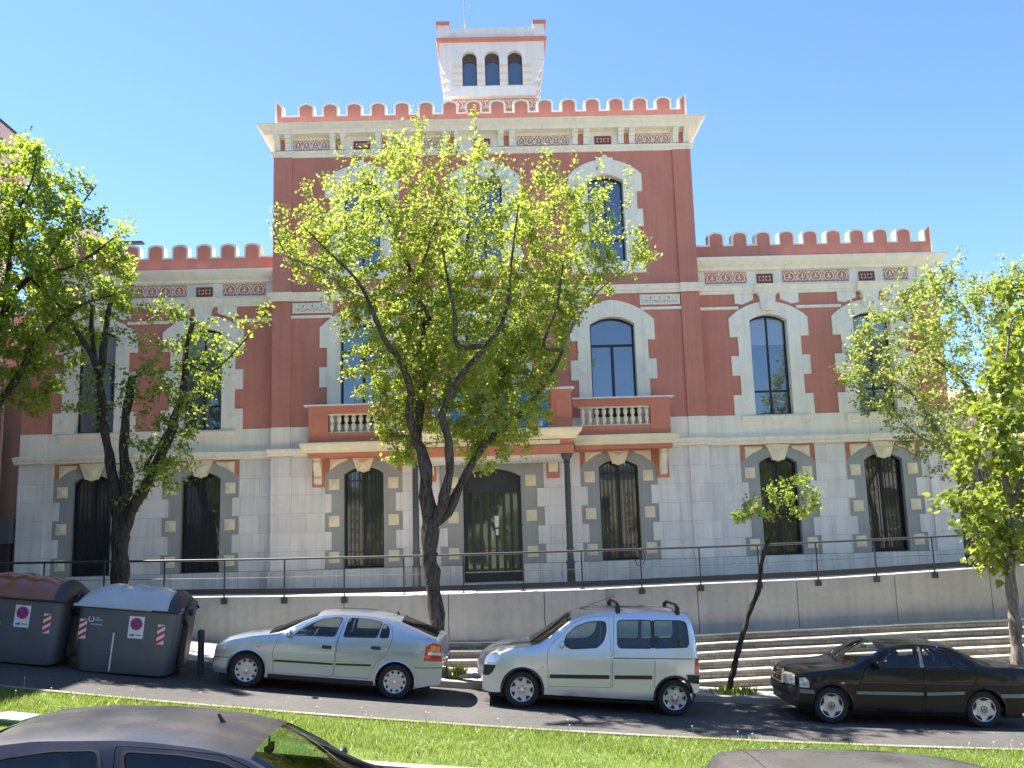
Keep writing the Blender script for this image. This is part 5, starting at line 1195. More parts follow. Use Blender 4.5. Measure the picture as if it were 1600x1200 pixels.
def ga(x): return math.atan((G(x+1.3)-G(x-1.3))/2.6)
def place(name, label, sp, pm, xf, yc, rev=False, yaw=0):
    a = ga(xf+(1.3 if not rev else -1.3))
    if not rev: return make_car(name, label, sp, pm, (xf, yc, G(xf)+.005), yaw, -a)
    return make_car(name, label, sp, pm, (xf, yc, G(xf)+.005), math.pi+yaw, a)
SILV = paint('silver_blue_metallic_paint', (.36, .42, .50), .75, .28, dust=.04); SILV2 = paint('light_silver_metallic_paint', (.56, .60, .66), .72, .30, dust=.04)
BLACK = paint('black_paint', (.008, .008, .009), 0, .3, dust=.01); NAVY = paint('dark_blue_metallic_paint', (.006, .009, .024), .2, .40, dust=.32, coat=.40); DGREY = paint('dusty_dark_grey_paint', (.05, .045, .045), .1, .5, dust=.30)
place('silver_hatchback', 'silver blue hatchback with red tail lights parked before the thick leaning tree trunk', HATCH, SILV, -4.40, -9.25)
place('silver_van', 'silver van-like car with black roof bars and black side mouldings', VAN, SILV2, .42, -9.22)
place('black_sedan', 'black saloon with star hubcaps parked at the right', SEDAN, BLACK, 5.84, -9.32)
place('dark_blue_coupe', 'dark blue two-door car with a dusty roof in the left foreground', COUPE, NAVY, -.72, -19.80, True)
place('dark_grey_hatchback', 'dusty dark grey car of which only the roof shows in the right foreground', WAGON, DGREY, 4.92, -19.85, True)
# ------------------------------------------------------------ vegetation
def np_mesh(name, V, F, m, parent=None, org=(0, 0, 0), attr=None, smooth=False):
    V = np.asarray(V, dtype=np.float32)-np.array(org, dtype=np.float32); F = np.asarray(F, dtype=np.int32)
    me = bpy.data.meshes.new(name); k = F.shape[1]
    me.vertices.add(len(V)); me.vertices.foreach_set('co', V.ravel())
    me.loops.add(F.size); me.loops.foreach_set('vertex_index', F.ravel())
    me.polygons.add(len(F)); me.polygons.foreach_set('loop_start', np.arange(0, F.size, k, dtype=np.int32))
    try: me.polygons.foreach_set('loop_total', np.full(len(F), k, dtype=np.int32))
    except Exception: pass
    if smooth: me.polygons.foreach_set('use_smooth', np.ones(len(F), dtype=bool))
    if attr is not None:
        a = me.attributes.new('lv', 'FLOAT', 'FACE'); a.data.foreach_set('value', np.asarray(attr, dtype=np.float32))
    me.update(); me.validate()
    return link(name, me, m, parent, Vector(org))
def leafmat(name, c1, c2, trans=.5, rough=.45, dead=None):
    m = bpy.data.materials.new(name); m.use_nodes = True; N, L = nt(m); P = N['Principled BSDF']; out = N['Material Output']
    a = N.new('ShaderNodeAttribute'); a.attribute_name = 'lv'; r = N.new('ShaderNodeValToRGB'); r.color_ramp.elements[0].color = (*c1, 1); r.color_ramp.elements[1].color = (*c2, 1)
    if dead:
        e = r.color_ramp.elements.new(.90); e.color = (*c2, 1); r.color_ramp.elements[2].position = .93; r.color_ramp.elements[2].color = (*dead, 1)
    L.new(a.outputs['Fac'], r.inputs[0]); L.new(r.outputs[0], P.inputs['Base Color']); P.inputs['Roughness'].default_value = rough; P.inputs['Specular IOR Level'].default_value = .4
    t = N.new('ShaderNodeBsdfTranslucent'); v = N.new('ShaderNodeVectorMath'); v.operation = 'MULTIPLY'; v.inputs[1].default_value = (1.5, 1.42, .8); L.new(r.outputs[0], v.inputs[0]); L.new(v.outputs[0], t.inputs[0])
    mx = N.new('ShaderNodeMixShader'); mx.inputs[0].default_value = trans; L.new(P.outputs[0], mx.inputs[1]); L.new(t.outputs[0], mx.inputs[2]); L.new(mx.outputs[0], out.inputs[0])
    return m
def barkmat(name, c1, c2):
    m = bpy.data.materials.new(name); m.use_nodes = True; N, L = nt(m); P = N['Principled BSDF']; P.inputs['Roughness'].default_value = .95; P.inputs['Specular IOR Level'].default_value = .15
    tc = N.new('ShaderNodeTexCoord'); mp_ = N.new('ShaderNodeMapping'); mp_.inputs['Scale'].default_value = (14, 14, 2.5); L.new(tc.outputs['Object'], mp_.inputs[0])
    a = N.new('ShaderNodeTexNoise'); a.inputs['Scale'].default_value = 1.6; a.inputs['Detail'].default_value = 8; a.inputs['Roughness'].default_value = .7; L.new(mp_.outputs[0], a.inputs['Vector'])
    r = N.new('ShaderNodeValToRGB'); r.color_ramp.elements[0].position = .38; r.color_ramp.elements[0].color = (*c1, 1); r.color_ramp.elements[1].position = .66; r.color_ramp.elements[1].color = (*c2, 1)
    L.new(a.outputs['Fac'], r.inputs[0]); L.new(r.outputs[0], P.inputs['Base Color'])
    b = N.new('ShaderNodeBump'); b.inputs['Strength'].default_value = .9; b.inputs['Distance'].default_value = .03; L.new(a.outputs['Fac'], b.inputs['Height']); L.new(b.outputs[0], P.inputs['Normal']); return m
BARK = barkmat('dark_furrowed_bark', (.035, .028, .022), (.15, .125, .10)); BARK2 = barkmat('grey_bark', (.10, .085, .07), (.30, .26, .22)); TWIG = barkmat('pale_twig_bark', (.10, .085, .07), (.34, .30, .25)); BARKD = barkmat('dark_bark', (.02, .017, .014), (.09, .075, .06))

def inpoly(px, pz, poly):
    c = np.zeros(len(px), bool); j = len(poly)-1
    for i in range(len(poly)):
        (xi, zi), (xj, zj) = poly[i], poly[j]
        with np.errstate(divide='ignore', invalid='ignore'):
            c ^= ((zi > pz) != (zj > pz)) & (px < (xj-xi)*(pz-zi)/(zj-zi+1e-12)+xi)
        j = i
    return c
def cloud(poly_px, Y, n, depth, dens_f=None, rg=rng):           # points filling a crown whose outline is given on the plane Y
    P = [at(a, b, Y) for a, b in poly_px]; poly = [(p.x, p.z) for p in P]
    xs = [p[0] for p in poly]; zs = [p[1] for p in poly]; pts = []
    A = np.array(poly); B = np.roll(A, -1, 0)
    while sum(len(p) for p in pts) < n:
        x = rg.uniform(min(xs), max(xs), n*2); z = rg.uniform(min(zs), max(zs), n*2); k = inpoly(x, z, poly); x, z = x[k], z[k]
        d = B-A; t = np.clip(((x[:, None]-A[:, 0])*d[:, 0]+(z[:, None]-A[:, 1])*d[:, 1])/(d**2).sum(1), 0, 1)
        dist = np.sqrt((x[:, None]-A[:, 0]-t*d[:, 0])**2+(z[:, None]-A[:, 1]-t*d[:, 1])**2).min(1)
        h = depth*np.sqrt(np.clip(dist/(np.max(dist)+1e-6), 0, 1))
        y = Y+rg.uniform(-1, 1, len(x))*(h+.15)
        pts.append(np.stack([x, y, z], 1))
    return np.concatenate(pts)[:n]

def make_tree(name, label, group, base, guides, clouds, mats, leaf, seed, step=.17, infl=1.6, kill=.28, tipr=.004, exp=2.3, lpn=7, lsz=.055, spread=.10, twig=.03, droop=.0, org_shift=None, knots=0, cat='tree', leafmask=None, leaf_w=None, shoots=0, rmin_scale=1.0, glossy=False):
    rg = np.random.default_rng(seed)
    root = empty(name, base, label, cat, group)
    N_ = []; PA = []; RD = []
    def addnode(p, pa, r): N_.append(np.array(p, float)); PA.append(pa); RD.append(r); return len(N_)-1
    ends = {}
    for gname, start, pts in guides:                            # pts: (x,y,z,r)
        pa = ends[start] if isinstance(start, str) else -1
        if isinstance(start, tuple):
            nm, fr = start; lst = ends[nm+'_all']; pa = lst[min(len(lst)-1, int(fr*(len(lst)-1)))]
        P = [np.array(p[:3], float) for p in pts]; Rr = [p[3] for p in pts]
        if pa >= 0: P = [N_[pa]]+P; Rr = [Rr[0]*1.1]+Rr
        # catmull-rom through the points
        allp = []
        for i in range(len(P)-1):
            p0, p1, p2, p3 = P[max(i-1, 0)], P[i], P[i+1], P[min(i+2, len(P)-1)]; m = max(2, int(np.linalg.norm(p2-p1)/step))
            for t in range(m):
                t_ = t/m; q = .5*((2*p1)+(-p0+p2)*t_+(2*p0-5*p1+4*p2-p3)*t_**2+(-p0+3*p1-3*p2+p3)*t_**3); allp.append((q, Rr[i]+(Rr[i+1]-Rr[i])*t_))
        allp.append((P[-1], Rr[-1])); lst = []
        for q, r in allp[(1 if pa >= 0 else 0):]:
            jit = rg.normal(0, 1, 3)*r*.10 if len(N_) else 0
            pa = addnode(q+jit, pa, r); lst.append(pa)
        ends[gname] = pa; ends[gname+'_all'] = lst
    ng = len(N_)
    A = np.concatenate(clouds); nodes = np.array(N_)
    # space colonisation, nearest node kept up to date
    def upd(A, nodes, off, bd, bi):
        if len(nodes) == 0: return bd, bi
        for s in range(0, len(A), 1500):
            d = ((A[s:s+1500, None, :]-nodes[None])**2).sum(2); k = d.argmin(1); dm = d[np.arange(len(k)), k]; better = dm < bd[s:s+1500]
            bd[s:s+1500][better] = dm[better]; bi[s:s+1500][better] = k[better]+off
        return bd, bi
    bd = np.full(len(A), 1e9); bi = np.zeros(len(A), int); bd, bi = upd(A, nodes, 0, bd, bi)
    for it in range(90):
        act = bd < infl**2 if it < 60 else bd < 9
        if len(A) == 0 or act.sum() < 3:
            if it < 25: infl *= 1.5; continue
            break
        ii = bi[act]; D_ = A[act]-np.array(N_)[ii]; D_ /= np.linalg.norm(D_, axis=1)[:, None]+1e-9
        uq, inv_ = np.unique(ii, return_inverse=True); sm = np.zeros((len(uq), 3)); np.add.at(sm, inv_, D_)
        sm += rg.normal(0, .35, sm.shape); sm /= np.linalg.norm(sm, axis=1)[:, None]+1e-9; sm[:, 2] -= droop
        off = len(N_); new = []
        for u, s_ in zip(uq, sm): p = N_[u]+s_*step*.9; addnode(p, int(u), 0); new.append(p)
        new = np.array(new); bd, bi = upd(A, new, off, bd, bi)
        keep = bd > kill**2; A, bd, bi = A[keep], bd[keep], bi[keep]
        if len(N_) > 9000: break
    if shoots:                                                  # bare young shoots standing out of the crown
        has = set(PA); tips = [i for i in range(ng, len(N_)) if i not in has]; zz = np.array([N_[i][2] for i in tips]); pr = np.clip((zz-np.percentile(zz, 45))/2, 0, 1)+.02
        for i in rg.choice(tips, shoots, p=pr/pr.sum(), replace=False):
            pa = int(i); d = np.array([rg.normal(0, .35), rg.normal(0, .3), 1.0])
            for k in range(int(rg.integers(3, 8))): d += rg.normal(0, .12, 3); pa = addnode(N_[pa]+d/np.linalg.norm(d)*.11, pa, 0)
    n = len(N_); P = np.array(N_); PA_ = np.array(PA); rad = np.zeros(n); ch = [[] for _ in range(n)]
    for i in range(n):
        if PA_[i] >= 0: ch[PA_[i]].append(i)
    for i in range(n-1, -1, -1):
        if not ch[i]: rad[i] = tipr
        else: rad[i] = (sum(rad[c]**exp for c in ch[i]))**(1/exp)
        if i < ng: rad[i] = RD[i] if RD[i] > 0 else rad[i]
        else: rad[i] = min(rad[i], .05)
    # limit children to their parents
    for i in range(n):
        if PA_[i] >= 0 and i >= ng: rad[i] = min(rad[i], rad[PA_[i]]*.92)
    tr = MB(); br = MB(); done = np.zeros(n, bool)
    starts = [i for i in range(n) if PA_[i] < 0]
    stack = [(s, None) for s in starts]
    guide_child = lambda i: [c for c in ch[i] if c < ng]
    while stack:
        s, par = stack.pop(); chain = ([par] if par is not None else []) + [s]; cur = s
        while ch[cur]:
            c = max(ch[cur], key=lambda q: (rad[q], -q)) ; 
            for o_ in ch[cur]:
                if o_ != c: stack.append((o_, cur))
            chain.append(c); cur = c
        pts = [P[i] for i in chain]; rs = [rad[i] for i in chain]
        if par is not None: rs[0] = min(rs[0], rs[1]*1.15)
        big = max(rs) > .045
        (tr if big else br).tube(pts, [r*(1+.12*math.sin(i*1.7+s)) if big else r for i, r in enumerate(rs)], 12 if max(rs) > .08 else (7 if big else 4), caps=big)
    trunk = tr.build('trunk', mats[0], root, smooth=True)
    if knots:
        kb = MB(); tp = [i for i in range(ng) if rad[i] > .09 and P[i][2] > base[2]+1.0]
        for q in rg.choice(tp, knots):
            a = rg.uniform(-2.6, -.5); r = rad[q]; c = P[q]+np.array([math.cos(a)*r*.9, math.sin(a)*r*.9, rg.uniform(-.1, .1)]); kr = rg.uniform(.025, .06)
            kb.lathe([(0, -kr*.8), (kr*.7, -kr*.55), (kr, 0), (kr*.7, kr*.55), (0, kr*.8)], c, 8, 'z', caps=False)
        kb.build('trunk_knots', mats[0], root, smooth=True)
    if br.v: br.build('branches', mats[2] if len(mats) > 2 else mats[0], root, smooth=True)
    # leaves
    tw = np.array([i for i in range(ng, n) if rad[i] < twig and (leafmask is None or leafmask(P[i]))])
    if len(tw):
        q_ = P[tw]; cl = np.clip(.95+.9*np.sin(q_[:, 0]*3.3+1.3*np.sin(q_[:, 2]*2.7))*np.sin(q_[:, 2]*3.1+q_[:, 1]*2.1), .35, 2)*rg.uniform(.3, 1.7, len(tw))
        if leaf_w is not None: cl = cl*leaf_w(q_)
        cnt = rg.poisson(lpn*cl); idx = np.repeat(tw, cnt); m = len(idx)
        par = PA_[idx]; t = rg.uniform(0, 1, m)[:, None]; c = P[par]*(1-t)+P[idx]*t+rg.normal(0, spread*.6, (m, 3))
        c[:, 2] -= rg.uniform(0, spread*.8, m)*.5
        ax = rg.normal(0, 1, (m, 3)); ax[:, 2] = ax[:, 2]*.6-.35; ax /= np.linalg.norm(ax, axis=1)[:, None]
        sd = np.cross(ax, rg.normal(0, 1, (m, 3))); sd /= np.linalg.norm(sd, axis=1)[:, None]; nn = np.cross(ax, sd)
        L_ = (lsz*rg.uniform(.4, 1.4, m))[:, None]; w = L_*.36
        if leaf == 'broad':
            w = L_*.46
            v = np.stack([c, c+ax*L_*.28+sd*w+nn*w*.30, c+ax*L_*.70+sd*w*.62+nn*w*.15, c+ax*L_*1.05-nn*w*.25, c+ax*L_*.70-sd*w*.62+nn*w*.15, c+ax*L_*.28-sd*w+nn*w*.30, c+ax*L_*.5], 1)
            q = np.arange(m)*7; F = np.concatenate([np.stack([q, q+1, q+6], 1), np.stack([q+1, q+2, q+6], 1), np.stack([q+2, q+3, q+6], 1), np.stack([q+3, q+4, q+6], 1), np.stack([q+4, q+5, q+6], 1), np.stack([q+5, q, q+6], 1)]); rep = 6
        else:
            v = np.stack([c, c+ax*L_*.5+sd*w+nn*w*.25, c+ax*L_, c+ax*L_*.5-sd*w+nn*w*.25], 1); q = np.arange(m)*4
            F = np.concatenate([np.stack([q, q+1, q+2], 1), np.stack([q, q+2, q+3], 1)]); rep = 2
        lv = np.clip(rg.normal(.5, .22, m)+.12*np.sin(P[idx][:, 0]*3+P[idx][:, 2]*2.3), 0, 1)
        o = np_mesh('foliage', v.reshape(-1, 3), F, mats[1], root, base, np.tile(lv, rep), smooth=(leaf == 'broad'))
        print(name, 'nodes', n, 'leaves', m)
    return root

def gp(lst, Y):                                                # (px, py, r[, dy]) -> world guide points
    o = []
    for q in lst:
        y = Y+(q[3] if len(q) > 3 else 0); p = at(q[0], q[1], y); o.append((p.x, p.y, p.z, q[2]))
    return o
L_BRIGHT = leafmat('spring_yellow_green_leaf', (.15, .22, .045), (.37, .43, .10), .62)
L_MID = leafmat('mid_green_leaf', (.11, .17, .035), (.27, .35, .075), .60)
L_DUST = leafmat('dusty_green_leaf', (.15, .21, .065), (.31, .38, .13), .60, dead=(.42, .33, .24))
L_GLOSS = leafmat('glossy_heart_leaf', (.14, .20, .035), (.26, .32, .065), .50, rough=.22)

# central tree
Y0_ = -7.75; b0 = at(690, 1062, Y0_); b0 = (b0.x, Y0_, G(b0.x)+.10)
gd = [('trunk', None, [(b0[0], Y0_, b0[2]-.1, .21), (b0[0]-.02, Y0_, b0[2]+.15, .175)] + gp([(681, 960, .155), (674, 880, .165), (672, 820, .185)], Y0_)),
 ('A', 'trunk', gp([(667, 760, .145), (662, 715, .125), (650, 690, .115, .1)], Y0_)),
 ('A1', 'A', gp([(655, 650, .10, .3), (662, 590, .085, .5), (662, 530, .07, .6), (655, 480, .055, .7), (640, 420, .045, .8), (612, 350, .03, .9), (580, 300, .015, 1)], Y0_)),
 ('A2', 'A', gp([(640, 650, .085, -.2), (640, 600, .075, -.4), (620, 555, .065, -.6), (600, 530, .055, -.8), (580, 480, .045, -.9), (560, 440, .035, -1.), (520, 400, .022, -1.1), (470, 350, .012, -1.2)], Y0_)),
 ('A3', ('A1', .45), gp([(672, 500, .05, .2), (655, 470, .045, 0), (650, 440, .04, -.2), (665, 400, .03, -.5), (685, 340, .018, -.8)], Y0_)),
 ('A4', ('A1', .30), gp([(700, 510, .045, 1.2), (720, 430, .035, 1.5), (735, 340, .02, 1.8)], Y0_)),
 ('B', 'trunk', gp([(690, 790, .115, -.1), (702, 740, .09, -.2), (700, 690, .085, -.3), (690, 650, .08, -.5)], Y0_)),
 ('B1', 'B', gp([(706, 610, .07, -.7), (725, 580, .06, -.9), (760, 540, .05, -1.1), (790, 490, .04, -1.3), (800, 400, .025, -1.5), (810, 320, .014, -1.6)], Y0_)),
 ('B2', ('B1', .35), gp([(715, 540, .05, -1.0), (712, 500, .04, -1.2), (700, 440, .03, -1.5), (690, 380, .02, -1.8)], Y0_)),
 ('C', 'trunk', gp([(700, 800, .11, .1), (718, 760, .085, .2), (738, 725, .08, .3), (760, 690, .08, .4), (800, 660, .065, .3), (830, 630, .055, .2), (850, 600, .05, .1), (875, 560, .042, 0), (890, 520, .035, 0), (930, 460, .022, 0), (980, 420, .012, 0)], Y0_)),
 ('C1', ('C', .40), gp([(775, 640, .06, .6), (780, 600, .055, .8), (800, 550, .045, 1.0), (850, 490, .035, 1.1), (880, 430, .022, 1.2), (900, 360, .012, 1.3)], Y0_)),
 ('C2', ('C', .65), gp([(850, 540, .035, -.6), (870, 480, .028, -.9), (880, 410, .018, -1.1)], Y0_)),
 ('D', ('A2', .6), gp([(540, 450, .035, -.3), (500, 420, .028, 0), (450, 400, .018, .2), (425, 350, .01, .3)], Y0_))]
cp = [(415, 330), (425, 400), (470, 440), (515, 480), (520, 560), (545, 620), (600, 665), (600, 720), (645, 735), (700, 700), (745, 745), (800, 725), (845, 700), (868, 640), (895, 580), (905, 500), (960, 450), (1000, 430), (1048, 385), (1010, 370), (985, 330), (950, 280), (880, 250), (840, 225), (800, 240), (740, 195), (690, 205), (640, 190), (600, 215), (555, 225), (515, 265), (480, 290)]
low0 = [(560, 440), (560, 600), (600, 700), (700, 690), (760, 740), (840, 700), (875, 600), (890, 480), (820, 430), (700, 400)]
core = [(470, 330), (540, 470), (560, 580), (620, 680), (740, 720), (850, 660), (885, 560), (900, 470), (960, 400), (940, 320), (860, 270), (740, 230), (640, 230), (540, 270)]
rg_ = np.random.default_rng(11)
make_tree('street_tree', 'large yellow green tree with a thick forked trunk before the mansion entrance', 'street trees along the kerb', b0, gd,
  [cloud(cp, Y0_+.9, 1200, 2.0, rg=rg_), cloud(core, Y0_+.9, 1900, 2.2, rg=rg_), cloud(low0, Y0_+.7, 1500, 1.9, rg=rg_)], (BARK, L_BRIGHT, TWIG), 'small', 3, kill=.20, lpn=23, lsz=.074, spread=.10, shoots=75, leaf_w=lambda P: np.interp(P[:, 2], [-1, 4.5, 8.0], [1.35, 1.25, .45]), knots=34, tipr=.0035)
# pruned tree on the left
Y1_ = -7.35; b1 = at(186, 1000, Y1_); b1 = (b1.x, Y1_, G(b1.x)+.12)
gd = [('trunk', None, [(b1[0]-.02, Y1_, b1[2]-.1, .21)] + gp([(187, 980, .185), (187, 900, .175), (189, 840, .18)], Y1_)),
 ('A', 'trunk', gp([(183, 790, .13), (178, 755, .12), (172, 720, .10)], Y1_)),
 ('A1', 'A', gp([(163, 670, .085, .1), (158, 610, .075, .2), (150, 570, .065, .3), (138, 545, .06, .3), (118, 515, .05, .3), (95, 480, .042, .4), (62, 450, .034, .5), (35, 420, .02, .5)], Y1_)),
 ('A2', ('A1', .38), gp([(162, 560, .06, -.1), (166, 510, .055, -.2), (172, 475, .05, -.3)], Y1_)),
 ('A3', ('A1', .45), gp([(146, 540, .05, .5), (143, 500, .045, .5), (144, 478, .042, .5)], Y1_)),
 ('B', ('trunk', .9), gp([(197, 770, .12), (195, 735, .13), (193, 700, .09), (196, 650, .088), (202, 620, .085), (205, 592, .08)], Y1_)),
 ('C', 'trunk', gp([(205, 800, .12, -.1), (222, 770, .11, -.1), (243, 730, .10, -.2), (262, 690, .095, -.2), (272, 655, .085, -.2), (285, 620, .07, -.2), (288, 580, .055, -.2), (292, 540, .05, -.2), (299, 512, .046, -.2), (301, 500, .044, -.2)], Y1_)),
 ('C1', ('C', .35), gp([(225, 735, .04, .3), (262, 672, .03, .3), (300, 620, .02, .3)], Y1_)),
 ('C2', ('C', .75), gp([(330, 580, .022, -.2), (375, 540, .014, -.3), (415, 490, .008, -.3)], Y1_))]
lowp = [(215, 600), (245, 560), (270, 530), (330, 540), (360, 560), (340, 620), (330, 670), (300, 690), (310, 740), (280, 770), (240, 760), (200, 810), (185, 780), (210, 740), (200, 690), (230, 650)]
p2 = [(105, 610), (130, 580), (170, 560), (190, 600), (175, 640), (150, 660), (115, 640)]
p3 = [(300, 560), (320, 520), (350, 480), (380, 500), (410, 450), (425, 490), (370, 560), (330, 590)]
p4 = [(210, 500), (250, 460), (300, 470), (290, 560), (240, 600), (215, 560)]
make_tree('street_tree', 'hard pruned dark tree with cut limb stubs and sparse leaves behind the waste containers', 'street trees along the kerb', b1, gd,
  [cloud(lowp, Y1_, 520, .8, rg=rg_), cloud(p2, Y1_, 90, .5, rg=rg_), cloud(p3, Y1_, 90, .4, rg=rg_), cloud(p4, Y1_, 120, .6, rg=rg_)], (BARKD, L_MID), 'small', 5, kill=.20, lpn=12, lsz=.085, spread=.11, infl=1.3)
# leafy crown entering from the left
Y2_ = -8.3; b2 = at(-70, 1040, Y2_); b2 = (b2.x, Y2_, G(b2.x)+.12)
gd = [('trunk', None, [(b2[0], Y2_, b2[2]-.1, .22)] + gp([(-68, 900, .18), (-60, 760, .16, .3), (-50, 690, .15, .8)], Y2_)),
 ('A', 'trunk', gp([(-10, 640, .09), (30, 585, .07, -.2), (60, 530, .05, -.4), (120, 480, .03, -.5), (180, 460, .015, -.5)], Y2_+1.4)),
 ('B', 'trunk', gp([(-40, 600, .11, .3), (-10, 530, .09, .4), (20, 460, .07, .5), (60, 420, .055, .5), (90, 380, .04, .5), (120, 330, .025, .5), (150, 290, .012, .5)], Y2_+1.4)),
 ('C', ('B', .5), gp([(15, 400, .05, -.3), (25, 340, .035, -.6), (50, 280, .02, -.8), (60, 230, .01, -.9)], Y2_+1.4)),
 ('D', ('B', .65), gp([(100, 420, .04, -.3), (140, 400, .03, -.5), (180, 370, .018, -.6)], Y2_+1.4))]
cp2 = [(-160, 300), (-60, 220), (0, 225), (50, 195), (85, 260), (120, 300), (160, 345), (185, 370), (195, 330), (200, 380), (215, 400), (200, 440), (215, 480), (170, 500), (130, 560), (90, 600), (60, 650), (20, 640), (-60, 640), (-160, 560)]
make_tree('street_tree', 'dense green leafy tree crown reaching in from the left edge of the picture', 'street trees along the kerb', b2, gd,
  [cloud(cp2, Y2_+1.6, 3300, 1.8, rg=rg_)], (BARKD, leafmat('fresh_green_leaf', (.13, .21, .035), (.31, .40, .075), .64)), 'small', 6, shoots=8, kill=.22, lpn=19, lsz=.092, spread=.12)
# sapling
Y3_ = -7.85; b3 = at(1138, 1090, Y3_); b3 = (b3.x, Y3_, G(b3.x)+.12)
gd = [('trunk', None, [(b3[0], Y3_, b3[2]-.08, .075)] + gp([(1145, 1050, .062), (1158, 1000, .056), (1168, 965, .052), (1185, 920, .05), (1190, 880, .044), (1198, 850, .046), (1208, 832, .04)], Y3_)),
 ('A', 'trunk', gp([(1215, 810, .026), (1222, 780, .018), (1228, 755, .010)], Y3_)),
 ('B', ('A', .3), gp([(1190, 800, .016, .2), (1165, 808, .008, .3)], Y3_)),
 ('C', ('A', .3), gp([(1240, 805, .016, -.2), (1265, 795, .008, -.3)], Y3_))]
c3 = [(1142, 812), (1165, 780), (1180, 760), (1215, 745), (1250, 733), (1272, 742), (1270, 770), (1283, 782), (1278, 800), (1262, 822), (1245, 800), (1215, 795), (1190, 808), (1150, 828)]
make_tree('young_tree', 'slim crooked sapling with a small flat crown between the silver van and the black car', None, b3, gd, [cloud(c3, Y3_, 210, .8, rg=rg_)], (BARKD, L_MID), 'small', 8, step=.10, kill=.15, lpn=13, lsz=.065, spread=.08, infl=.8)
# near right tree with glossy heart leaves
Y4_ = -7.9; b4 = at(1590, 1045, Y4_); b4 = (b4.x, Y4_, G(b4.x)+.12)
gd = [('trunk', None, [(b4[0], Y4_, b4[2]-.1, .14)] + gp([(1588, 1000, .12), (1582, 940, .11), (1578, 880, .105), (1578, 800, .095)], Y4_)),
 ('A', 'trunk', gp([(1570, 740, .06), (1562, 680, .05, -.2), (1568, 600, .035, -.3), (1580, 500, .02, -.3)], Y4_)),
 ('B', 'trunk', gp([(1600, 740, .06, .1), (1630, 650, .045, .2), (1640, 540, .03, .2), (1600, 440, .015, .2)], Y4_)),
 ('C', ('trunk', .8), gp([(1545, 800, .03, -.2), (1510, 790, .02, -.3), (1480, 780, .01, -.3)], Y4_)), ('D', ('A', .5), gp([(1530, 670, .022, .3), (1490, 690, .012, .4)], Y4_))]
c4 = [(1448, 780), (1470, 765), (1485, 700), (1500, 640), (1540, 570), (1570, 470), (1565, 425), (1600, 410), (1720, 420), (1760, 650), (1700, 850), (1600, 870), (1560, 900), (1520, 895), (1495, 860), (1500, 830), (1480, 815)]
make_tree('street_tree', 'tree with large glossy heart shaped leaves at the right edge', 'street trees along the kerb', b4, gd, [cloud(c4, Y4_, 1100, 1.5, rg=rg_)], (BARK2, L_GLOSS), 'broad', 9, kill=.26, lpn=7, lsz=.15, spread=.16, twig=.03)
# small leaved tree on the terrace by the right wing
Y5_ = -3.3; b5 = at(1548, 900, Y5_); b5 = (b5.x, Y5_, ZT)
gd = [('trunk', None, [(b5[0], Y5_, b5[2], .15)] + gp([(1546, 840, .12), (1540, 790, .11), (1520, 745, .10)], Y5_)),
 ('A', 'trunk', gp([(1490, 710, .06), (1455, 660, .05), (1420, 610, .035), (1380, 590, .02), (1340, 580, .01)], Y5_)),
 ('B', 'trunk', gp([(1530, 690, .07, .3), (1530, 640, .055, .5), (1500, 590, .045, .6), (1460, 560, .035, .6), (1440, 520, .02, .6), (1430, 470, .01, .6)], Y5_)),
 ('C', ('B', .3), gp([(1560, 600, .045, -.2), (1570, 530, .03, -.3), (1560, 460, .015, -.3)], Y5_)), ('D', ('A', .25), gp([(1450, 690, .03, -.4), (1410, 660, .015, -.5)], Y5_))]
c5 = [(1288, 600), (1300, 570), (1330, 545), (1325, 500), (1360, 480), (1410, 455), (1430, 440), (1480, 425), (1540, 425), (1640, 420), (1660, 560), (1640, 700), (1520, 730), (1460, 760), (1440, 720), (1400, 700), (1380, 660), (1340, 640), (1330, 610)]
make_tree('terrace_tree', 'grey green tree with fine leaves and dry seed clusters before the right wing', None, b5, gd, [cloud(c5, Y5_, 1900, 2.0, rg=rg_)], (BARK2, L_DUST, TWIG), 'small', 10, kill=.25, lpn=12, lsz=.088, shoots=80, spread=.12)

# trees across the street behind the camera, seen in the window and car reflections
src = [o for o in bpy.data.objects if o.name.startswith('street_tree') and o.parent is None and o.get('label', '').startswith('dense')][0]
for i, x in enumerate((-30, -25, -19, -14, -9, -4, 1, 6, 11, 16, 22, 28, 34)):
    c = src.copy(); COL.objects.link(c); c.location = (x, -42+(-3 if i % 2 else 0), G(0)-.4); c.rotation_euler = (0, 0, i*1.3); c['label'] = 'green tree across the street behind the viewer'; c['group'] = 'trees across the street'
    for k in src.children: d_ = k.copy(); COL.objects.link(d_); d_.parent = c

fo_ = [k for k in src.children if k.name.startswith('foliage')][0]
for i in range(15):
    t = empty('shrub', (-32+4.4*i, -37.5, G(0)-1.9), 'round green shrub across the street behind the viewer', 'shrub', 'shrubs across the street')
    k = fo_.copy(); COL.objects.link(k); k.parent = t; k.location = (-1.5, 0, 0); t.scale = (.62, .62, .62); t.rotation_euler = (0, 0, .2*(i % 3))

